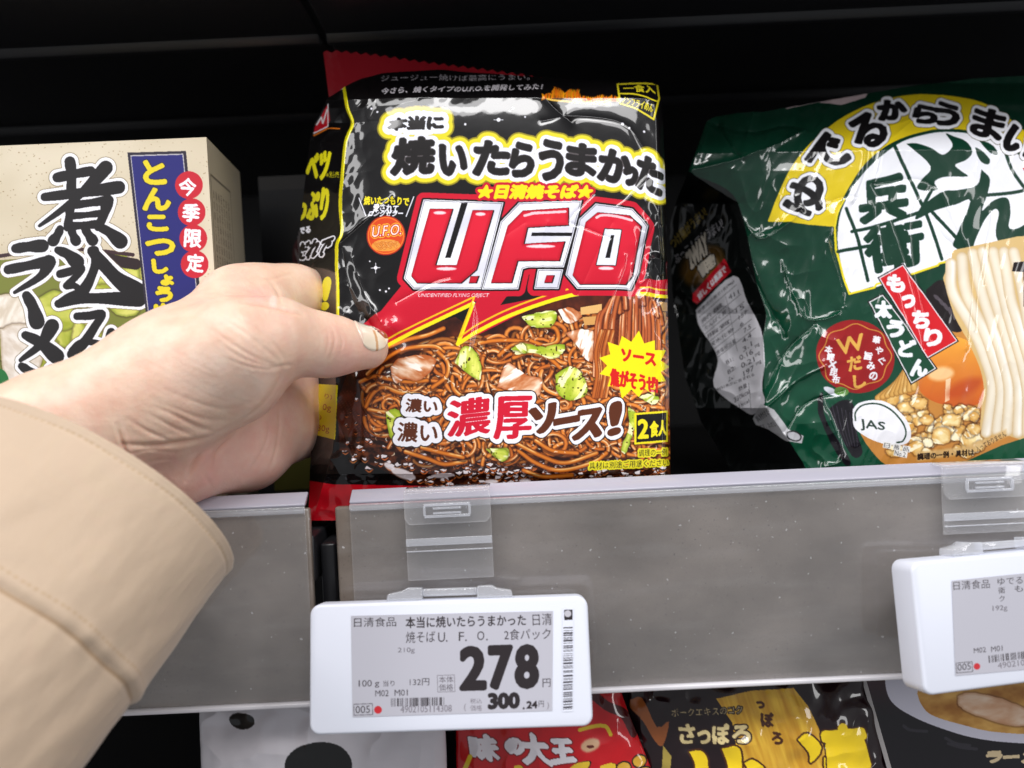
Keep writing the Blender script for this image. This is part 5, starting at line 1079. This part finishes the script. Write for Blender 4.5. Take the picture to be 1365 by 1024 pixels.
# ================================================================== the hand and its sleeve
def skin_mat():
    m = mat('skin', (0.6, 0.4, 0.3), 0.42, Subsurface_Weight=0.22, Subsurface_Scale=0.0022)
    nt, N, L, b = nodes(m); b.inputs['Subsurface Radius'].default_value = (1.0, 0.36, 0.2)
    a = N.new('ShaderNodeAttribute'); a.attribute_name = 'print'
    tc = N.new('ShaderNodeTexCoord')
    n1 = N.new('ShaderNodeTexNoise'); n1.inputs['Scale'].default_value = 160; n1.inputs['Detail'].default_value = 5
    hs = N.new('ShaderNodeMixRGB'); hs.blend_type = 'OVERLAY'; hs.inputs['Fac'].default_value = 0.26
    L.new(tc.outputs['Object'], n1.inputs['Vector']); L.new(a.outputs['Color'], hs.inputs['Color1']); L.new(n1.outputs['Fac'], hs.inputs['Color2']); L.new(hs.outputs[0], b.inputs['Base Color'])
    v = N.new('ShaderNodeTexVoronoi'); v.inputs['Scale'].default_value = 1500; v.feature = 'DISTANCE_TO_EDGE'
    n2 = N.new('ShaderNodeTexNoise'); n2.inputs['Scale'].default_value = 700; n2.inputs['Detail'].default_value = 4
    ad = N.new('ShaderNodeMath'); ad.operation = 'MULTIPLY_ADD'; ad.inputs[1].default_value = 0.5
    bp = N.new('ShaderNodeBump'); bp.inputs['Strength'].default_value = 0.55; bp.inputs['Distance'].default_value = 0.0002
    L.new(tc.outputs['Object'], v.inputs['Vector']); L.new(tc.outputs['Object'], n2.inputs['Vector']); L.new(v.outputs['Distance'], ad.inputs[0]); L.new(n2.outputs['Fac'], ad.inputs[2]); L.new(ad.outputs[0], bp.inputs['Height']); L.new(bp.outputs['Normal'], b.inputs['Normal'])
    return m
M_SKIN = skin_mat()
def HV(px, py, Y): return at(px, py, Y) / MM
def chain(*p): return [(HV(*a[:3]), HV(*b[:3]), a[3], b[3]) for a, b in zip(p, p[1:])]
GA = (chain((-230, 730, -48, 19), (60, 578, -26, 16.5), (233, 489, -8, 17), (318, 405, 24, 12), (356, 402, 34, 11.9), (394, 399, 45, 11.2), (462, 408, 66, 9), (530, 408, 66, 8.2))
      + chain((-230, 790, -46, 18), (40, 655, -28, 15), (205, 560, -12, 16))
      + chain((200, 530, -14, 17), (318, 464, -14, 14.6), (372, 451, -7, 11.0), (436, 461, 4, 8.7), (489, 464, 12.6, 7.4))
      + chain((236, 545, -10, 13), (318, 512, -9, 12.5)) + chain((300, 470, 0, 15), (350, 440, 18, 13)))
GB = (chain((40, 690, -28, 13), (215, 624, -3, 13.2), (330, 600, 17, 13), (394, 566, 40, 11.8), (450, 580, 64, 7.8), (505, 586, 66, 7))
      + chain((240, 590, -2, 14), (360, 545, 28, 12.5), (394, 520, 46, 11), (462, 525, 68, 9), (535, 530, 68, 8))
      + chain((300, 540, 14, 14), (380, 500, 38, 12)) + chain((330, 480, 26, 13), (392, 462, 46, 11), (468, 466, 69, 9.2), (545, 470, 69, 8.2)))
def cone_sd(P, a, b, ra, rb):
    d = b - a; L2 = d @ d; t = np.clip(((P - a) @ d) / L2, 0, 1)
    return np.sqrt((((P - a) - t[..., None] * d) ** 2).sum(-1)) - (ra + (rb - ra) * t)
def smin(a, b, k):
    h = np.maximum(k - np.abs(a - b), 0) / k; return np.minimum(a, b) - h * h * k * 0.25
def sdf(P):
    o = []
    for G, k in ((GA, 9.0), (GB, 7.0)):
        s = None
        for c in G:
            d = cone_sd(P, *c); s = d if s is None else smin(s, d, k)
        o.append(s)
    return smin(o[0], o[1], 3.5)
def surface_nets(lo, hi, vs):
    ax = [np.arange(lo[i], hi[i] + vs, vs) for i in range(3)]; sh = [len(x) for x in ax]
    F = np.empty(sh, np.float32)
    for i, x in enumerate(ax[0]):
        Y, Z = np.meshgrid(ax[1], ax[2], indexing='ij'); F[i] = sdf(np.stack([np.full_like(Y, x), Y, Z], -1))
    S = F < 0; c = [S[i:sh[0] - 1 + i, j:sh[1] - 1 + j, k:sh[2] - 1 + k] for i in (0, 1) for j in (0, 1) for k in (0, 1)]
    cnt = sum(x.astype(np.int8) for x in c); act = (cnt > 0) & (cnt < 8); idx = -np.ones(act.shape, np.int64); ijk = np.argwhere(act); idx[act] = np.arange(len(ijk))
    acc = np.zeros((len(ijk), 3)); n = np.zeros(len(ijk)); i0, j0, k0 = ijk.T
    cor = [(i, j, k) for i in (0, 1) for j in (0, 1) for k in (0, 1)]
    for p in range(8):
        for q in range(p + 1, 8):
            a, b = cor[p], cor[q]
            if sum(abs(a[r] - b[r]) for r in range(3)) != 1: continue
            fa = F[i0 + a[0], j0 + a[1], k0 + a[2]]; fb = F[i0 + b[0], j0 + b[1], k0 + b[2]]; m = (fa < 0) != (fb < 0)
            t = np.where(m, fa / np.where(m, fa - fb, 1), 0); acc += np.where(m[:, None], np.array(a) + t[:, None] * (np.array(b) - np.array(a)), 0); n += m
    V = (ijk + acc / n[:, None]) * vs + np.array([x[0] for x in ax])
    Q = []
    for axis in range(3):
        sl = [slice(None)] * 3; s2 = [slice(None)] * 3; sl[axis] = slice(0, -1); s2[axis] = slice(1, None)
        A, B = S[tuple(sl)], S[tuple(s2)]; e = np.argwhere(A != B); e = e[(e > 0).all(1) | ((e[:, axis] >= 0) & (np.delete(e, axis, 1) > 0).all(1))]
        o = [x for x in range(3) if x != axis]; ok = (e[:, o[0]] < act.shape[o[0]]) & (e[:, o[1]] < act.shape[o[1]]); e = e[ok]
        def g(d0, d1): f = e.copy(); f[:, o[0]] -= d0; f[:, o[1]] -= d1; return idx[f[:, 0], f[:, 1], f[:, 2]]
        q = np.stack([g(0, 0), g(1, 0), g(1, 1), g(0, 1)], 1); inn = A[tuple(e.T)]
        fl = inn if axis != 1 else ~inn
        q[fl] = q[fl][:, ::-1]; Q.append(q)
    Q = np.vstack(Q); return V, Q[(Q >= 0).all(1)][:, ::-1]
def subdivide(V, Q):
    E = np.stack([Q, np.roll(Q, -1, 1)], -1).reshape(-1, 2); E.sort(1); u, inv = np.unique(E, axis=0, return_inverse=True); inv = inv.reshape(-1, 4)
    n = len(V); Ve = V[u].mean(1); Vf = V[Q].mean(1); e = inv + n; f = np.arange(len(Q)) + n + len(u)
    q = [np.stack([Q[:, i], e[:, i], f, e[:, i - 1]], 1) for i in range(4)]
    return np.vstack([V, Ve, Vf]), np.vstack(q)
def grad(P, e=0.15):
    g = np.stack([sdf(P + np.eye(3)[i] * e) - sdf(P - np.eye(3)[i] * e) for i in range(3)], -1); return g / (np.linalg.norm(g, axis=1, keepdims=True) + 1e-9)
def pixel_of(V):
    d = V - CAM; z = d @ _F; return W0 / 2 + FPX * (d @ _R) / z, H0 / 2 - FPX * (d @ _U) / z
def build_hand():
    pts = np.array([p for c in GA + GB for p in (c[0], c[1])]); lo = pts.min(0) - 20; hi = pts.max(0) + 20; lo[0] = max(lo[0], HV(-130, 600, -50)[0])
    V, Q = surface_nets(lo, hi, 0.95); V, Q = subdivide(V, Q)
    for _ in range(3): V = V - grad(V) * sdf(V)[:, None] * 0.8
    N_ = grad(V, 0.6); px, py = pixel_of(V * MM)
    front = sstep(0.05, 0.35, -(N_ * unit([1, 1, 1]) * 0 + N_ @ np.array([0, 1, 0])[:, None] * np.array([1.0, 0, 0]))[:, 0] + 0.35 * N_[:, 2])
    k1 = crop(120, 340, 2.926); h = np.zeros(len(V))
    def fold(p, depth, w, lip=0.35):
        nonlocal h
        P = smooth(k1(*p), 4); m = (px > P[:, 0].min() - w * 8) & (px < P[:, 0].max() + w * 8) & (py > P[:, 1].min() - w * 8) & (py < P[:, 1].max() + w * 8)
        if not m.any(): return
        x, y = px[m], py[m]; best = np.full(len(x), 1e9); tt = np.zeros(len(x)); n = len(P) - 1
        for i in range(n):
            a, b = P[i], P[i + 1]; d = b - a; t = np.clip(((x - a[0]) * d[0] + (y - a[1]) * d[1]) / (d @ d), 0, 1); q = (x - a[0] - t * d[0]) ** 2 + (y - a[1] - t * d[1]) ** 2
            k = q < best; best = np.where(k, q, best); tt = np.where(k, (i + t) / n, tt)
        d = np.sqrt(best); tap = np.sin(np.pi * np.clip(tt, 0.03, 0.97)) ** 0.6
        h[m] += 0.52 * depth * tap * (-np.exp(-(d / w) ** 2) + lip * np.exp(-((d - 2.4 * w) / (1.5 * w)) ** 2)) * front[m]
    # deep folds: base of the thumb ball, wrist, life line; then finer ones
    fold([(748, 445), (735, 500), (690, 570), (630, 625), (540, 685), (430, 720), (250, 742), (130, 738)], 1.7, 3.0)
    fold([(520, 692), (460, 740), (410, 810), (375, 880)], 1.5, 3.0); fold([(105, 660), (125, 730), (150, 800), (165, 845)], 1.3, 2.2); fold([(620, 630), (560, 700), (500, 760), (480, 830)], .8, 3)
    for p, d, w in [([(740, 590), (735, 680), (720, 780), (690, 850)], .35, 2.0), ([(700, 640), (690, 720), (650, 800), (600, 870)], .3, 2.2), ([(250, 590), (330, 625), (420, 670), (490, 688)], .55, 2.6), ([(230, 620), (320, 670), (400, 705)], .4, 2.2), ([(150, 640), (230, 690), (330, 730)], .5, 2.4), ([(470, 290), (560, 350), (640, 400), (740, 436)], .38, 2.2), ([(500, 340), (580, 395), (660, 425), (738, 440)], .34, 2.0), ([(520, 400), (600, 430), (680, 445), (745, 446)], .3, 1.8), ([(520, 250), (600, 300), (680, 365), (745, 425)], .3, 2.2), ([(560, 230), (660, 290), (740, 380), (765, 430)], .26, 2.2),
                    ([(945, 285), (955, 330), (945, 380), (925, 430)], .3, 1.8), ([(965, 290), (985, 340), (970, 400)], .22, 1.6), ([(925, 290), (930, 340), (915, 400)], .2, 1.6), ([(880, 280), (900, 330), (890, 380)], .12, 1.6), ([(690, 90), (730, 140), (745, 200)], .4, 2.4), ([(640, 70), (690, 95), (760, 80), (800, 72)], .25, 2), ([(560, 60), (640, 110), (700, 180)], .2, 3), ([(130, 780), (230, 760), (330, 770)], .3, 2.2), ([(170, 830), (260, 800), (360, 800)], .25, 2.2), ([(230, 560), (330, 600), (450, 640), (560, 640)], .3, 2.6), ([(260, 510), (400, 570), (540, 600), (660, 560)], .2, 2.6), ([(430, 830), (470, 900), (470, 930)], .3, 2.5), ([(280, 870), (330, 900), (350, 960)], .25, 2.5),
                    ([(700, 440), (760, 430), (800, 432)], .4, 2.2), ([(560, 690), (600, 620), (640, 590)], .3, 2.2), ([(590, 185), (700, 200), (780, 222), (830, 236)], .9, 2.4)]: fold(p, d, w)
    rs = np.random.RandomState(6)
    for i in range(60):                                                                    # fine skin lines over the ball of the thumb and the wrist
        x, y = rs.uniform(150, 700), rs.uniform(330, 640); a_ = math.atan2(-0.1 * (x - 400) / 300 + .45, 1) + rs.uniform(-.15, .15); L_ = rs.uniform(40, 110)
        fold([(x - L_ * math.cos(a_), y - L_ * math.sin(a_)), (x, y + rs.uniform(-4, 4)), (x + L_ * math.cos(a_), y + L_ * math.sin(a_))], rs.uniform(.02, .05), rs.uniform(1.3, 2.2), .5)
    h += (0.5 * (fbm(px, py, 60, 81, 3) - .5) + 0.12 * (fbm(px, py, 14, 83, 2) - .5)) * front
    V = V + N_ * h[:, None]
    # skin colour: pale back of the hand, pinker palm and finger tips, darker creases
    base = rgb((229, 195, 172)); pink = rgb((232, 180, 168)); pale = rgb((232, 208, 192)); col = np.tile(base, (len(V), 1))
    def mixc(w, c):
        nonlocal col; w = np.clip(w, 0, 1)[:, None]; col = col * (1 - w) + c * w
    contour = interp([(100, 591), (164, 591), (205, 593), (267, 586), (298, 576), (339, 552), (359, 531), (376, 500), (420, 480)], px)
    mixc(sstep(-4, 26, py - contour) * 0.6, pink); mixc(sstep(60, 0, np.hypot(px - 285, py - 640)) * .5, rgb((232, 166, 156))); mixc(sstep(46, 10, np.hypot(px - 480, py - 482)) * .75, rgb((232, 178, 164)))
    mixc(sstep(18, 4, np.hypot((px - 345) / 1.4, py - 393)) * .5, rgb((230, 166, 160))); mixc(sstep(7, 3, np.hypot((px - 364), (py - 402) / 1.7)) * .7, rgb((236, 216, 208))); mixc(sstep(60, 20, np.hypot((px - 290) / 1.6, py - 500)) * .45, pale)  # small pale spot on the index finger: its skin highlight painted in
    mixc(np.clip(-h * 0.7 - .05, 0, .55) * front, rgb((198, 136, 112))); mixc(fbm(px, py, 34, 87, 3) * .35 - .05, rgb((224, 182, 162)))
    mixc((fbm(px + 50, py, 26, 131, 3) - .42) * 2.2 * .22, rgb((232, 182, 164))); mixc((fbm(px + 150, py + 80, 40, 133, 3) - .5) * 1.6 * .5, rgb((232, 208, 178)))
    mixc(sstep(26, 6, np.hypot(px - 448, (py - 452) / 1.2)) * .35, rgb((230, 176, 158))); mixc(sstep(34, 8, np.hypot(px - 372, py - 436)) * .28, rgb((230, 180, 162))); mixc(sstep(30, 8, np.hypot(px - 318, py - 380)) * .3, rgb((230, 176, 160)))
    org = HV(300, 620, 0) * MM
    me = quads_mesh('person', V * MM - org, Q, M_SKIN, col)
    o = link('person', me); o.location = org
    tag(o, "left hand with a painted thumbnail in a beige coat sleeve, gripping the black noodle pack", 'person')
    # ---- thumb nail: a curved plate on the last joint
    a0 = HV(436, 461, 4); a1 = HV(489, 464, 12.6); ax = unit(a1 - a0); vw = unit(CAM / MM - a1); vw = unit(vw - ax * (vw @ ax)); up = np.cross(vw, ax); up = up if up[2] > 0 else -up
    ang0 = math.radians(47); Nn = vw * math.cos(ang0) + up * math.sin(ang0); Tt = np.cross(ax, Nn)
    nu, nv = 90, 90; u, v = np.meshgrid(np.linspace(-1, 1, nu), np.linspace(-1, 1, nv))
    # disc to rounded plate
    su = u * np.sqrt(1 - v * v * 0.46); sv = v * np.sqrt(1 - u * u * 0.42)
    cen = a0 + (a1 - a0) * 0.97; sl = su * 6.4 - 0.4; ph = sv * math.radians(54)
    dirs = Nn * np.cos(ph)[..., None] + Tt * np.sin(ph)[..., None]; rs_ = np.full(su.shape, 12.0)
    for _ in range(14): rs_ = rs_ - sdf(cen + ax * sl[..., None] + dirs * rs_[..., None]) * .9
    edge_ = np.maximum(np.abs(u), np.abs(v)); r0 = np.maximum(rs_, 6.2) + 0.42 - .45 * np.clip((edge_ - .86) / .14, 0, 1) ** 2 + .15 * np.clip(su, 0, 1)
    P = cen + ax * sl[..., None] + (Nn * np.cos(ph)[..., None] + Tt * np.sin(ph)[..., None]) * r0[..., None]
    P2 = P - (Nn * np.cos(ph)[..., None] + Tt * np.sin(ph)[..., None]) * 0.45
    s_ = 1 if (Tt @ up) > 0 else -1; vv = sv * s_                                              # vv>0 = upper edge in the photograph
    c = np.tile(rgb((236, 222, 198)), (nv, nu, 1)); c = np.where((su < -0.75)[..., None], rgb((232, 206, 186)), c)
    br = ((su - 0.76) / 0.44) ** 2 + ((vv - 0.28) / 0.55) ** 2 < 1; c = np.where(br[..., None], rgb((150, 84, 30)), c); c = np.where((((su - .70) / .07) ** 2 + ((vv - .10) / .09) ** 2 < 1)[..., None], rgb((240, 236, 226)), c)
    st = (np.abs(su - 0.10 + 0.05 * vv) < 0.075) & (vv < 0.1); c = np.where(st[..., None], rgb((206, 160, 116)), c)
    for x, y in ((0.28, .22), (.38, .05), (.22, .38)): c = np.where((((su - x) / .06) ** 2 + ((vv - y) / .08) ** 2 < 1)[..., None], rgb((30, 24, 22)), c)
    VV = np.vstack([P.reshape(-1, 3), P2.reshape(-1, 3)]) * MM - org; Qn = grid_quads(nv, nu); Qb = grid_quads(nv, nu, nu * nv, True)
    i = np.arange(nu * nv).reshape(nv, nu); ring = np.r_[i[0], i[1:, -1], i[-1, -2::-1], i[-2:0:-1, 0]]; side = np.stack([ring, np.roll(ring, -1), np.roll(ring, -1) + nu * nv, ring + nu * nv], 1)
    M_NAIL = art_mat('nail_polish', 0.18, None, Coat_Weight=1.0, Coat_Roughness=0.04)
    link('thumb_nail', quads_mesh('thumb_nail', VV, np.vstack([Qn, Qb, side]), M_NAIL, np.vstack([c.reshape(-1, 3)] * 2)), o)
    return o, org
person, ORG = build_hand()
def build_sleeve():
    m = art_mat('beige_coat_cloth', 0.75, (1900, 0.5, 0.0002), Sheen_Weight=0.25, Sheen_Roughness=0.5)
    nt, N, L, b = nodes(m)
    C = HV(116, 656, -24); A = unit(C - HV(116 - 0.68 * 220, 656 + 0.733 * 220, -46)); e1 = (HV(302, 765, -24) - C) / 49; e2 = (HV(154, 594, -52) - C) / 49      # half axes of the flattened cuff
    nl, nth = 520, 760; th = np.linspace(0, 2 * np.pi, nth); l = np.r_[np.linspace(-26, -1.2, 30), np.linspace(-1.1, 0, 10)[:-1], np.linspace(0, 190, nl)]
    T, Lg = np.meshgrid(th, l); a = np.maximum(Lg, 0)
    R = 49.0 + 0 * T; R = R + 1.5 * sstep(0, 60, a) - 0.9 * np.exp(-((a - 43.5) / 1.2) ** 2) + 0.6 * np.exp(-((a - 41) / 2.0) ** 2) + 0.7 * sstep(43, 46, a) * -1.0 + 0.35 * np.exp(-(a / 1.0) ** 2) - 0.30 * np.exp(-((a - 2.6) / .5) ** 2)
    R = R * (1 + 0.012 * np.cos(3 * T + a * .02) * sstep(0, 40, a))
    X = T * 49; R += 4.2 * (fbm(X * 1.6 + 300 - a * .35, a * .30 + 40, 46, 91, 2) - .5) * sstep(0, 40, a) + 1.2 * (fbm(X * 1.4 - a * .5 + 20, a * .3, 17, 99, 2) - .5) * sstep(6, 30, a) + 0.16 * np.exp(-((a - 42) / 4) ** 2) * np.sin(X * .55 + 2 * np.sin(X * .13)) + 0.8 * (fbm(X + 300, a + 40, 18, 93, 3) - .5) * sstep(0, 20, a) + 0.25 * (fbm(X * 2, a * 1, 7, 95, 2) - .5)
    w = T / (2 * np.pi); R0 = R[:, :1]; R = R * 1.0; R[:, -40:] += (R0 - R[:, -1:]) * np.linspace(0, 1, 40)[None]
    inner = Lg < 0; rim = np.clip(-Lg / 1.2, 0, 1); R = np.where(inner, R[40:41] * 0 + R[39:40] - 0.9 - 0.9 * rim - 1.5 * np.clip((-Lg - 1.2) / 25, 0, 1), R)
    pos = np.where(inner, np.where(Lg > -1.2, 0.5 * np.sin(np.pi * rim) * 1.0, 1.2 + Lg), -Lg)                   # along A
    pos = np.where(inner & (Lg <= -1.2), Lg + 1.2, pos)
    drift = np.stack([0 * a, 0 * a, 0 * a], -1)
    V = C + A * pos[..., None] + (e1 * np.cos(T)[..., None] + e2 * np.sin(T)[..., None]) * R[..., None]
    col = np.tile(rgb((190, 167, 143)), V.shape[:2] + (1,)); nz = fbm(X + 99, a * 1.0, 26, 97, 3)[..., None]; col = col * (0.965 + 0.07 * nz)
    def line(pos_, wd, cc, al, dash=None):
        nonlocal col; k = np.exp(-((a - pos_ - 0.25 * np.sin(X * .2)) / wd) ** 2) * al
        if dash: k = k * (np.sin(X * dash) > -0.45)
        k = np.where(inner, 0, k)[..., None]; col = col * (1 - k) + rgb(cc) * k
    line(2.6, 0.26, (164, 134, 98), .6, 2 * np.pi / 1.9); line(43.5, .42, (146, 114, 80), .7); line(39.5, 0.32, (166, 136, 100), .6, 2 * np.pi / 1.9)
    Q = grid_quads(len(l), nth); VV = V.reshape(-1, 3) * MM - ORG
    link('coat_sleeve', quads_mesh('coat_sleeve', VV, Q, m, col.reshape(-1, 3)), person)
build_sleeve()
bpy.data.objects.remove(_to)
bpy.context.view_layer.update()
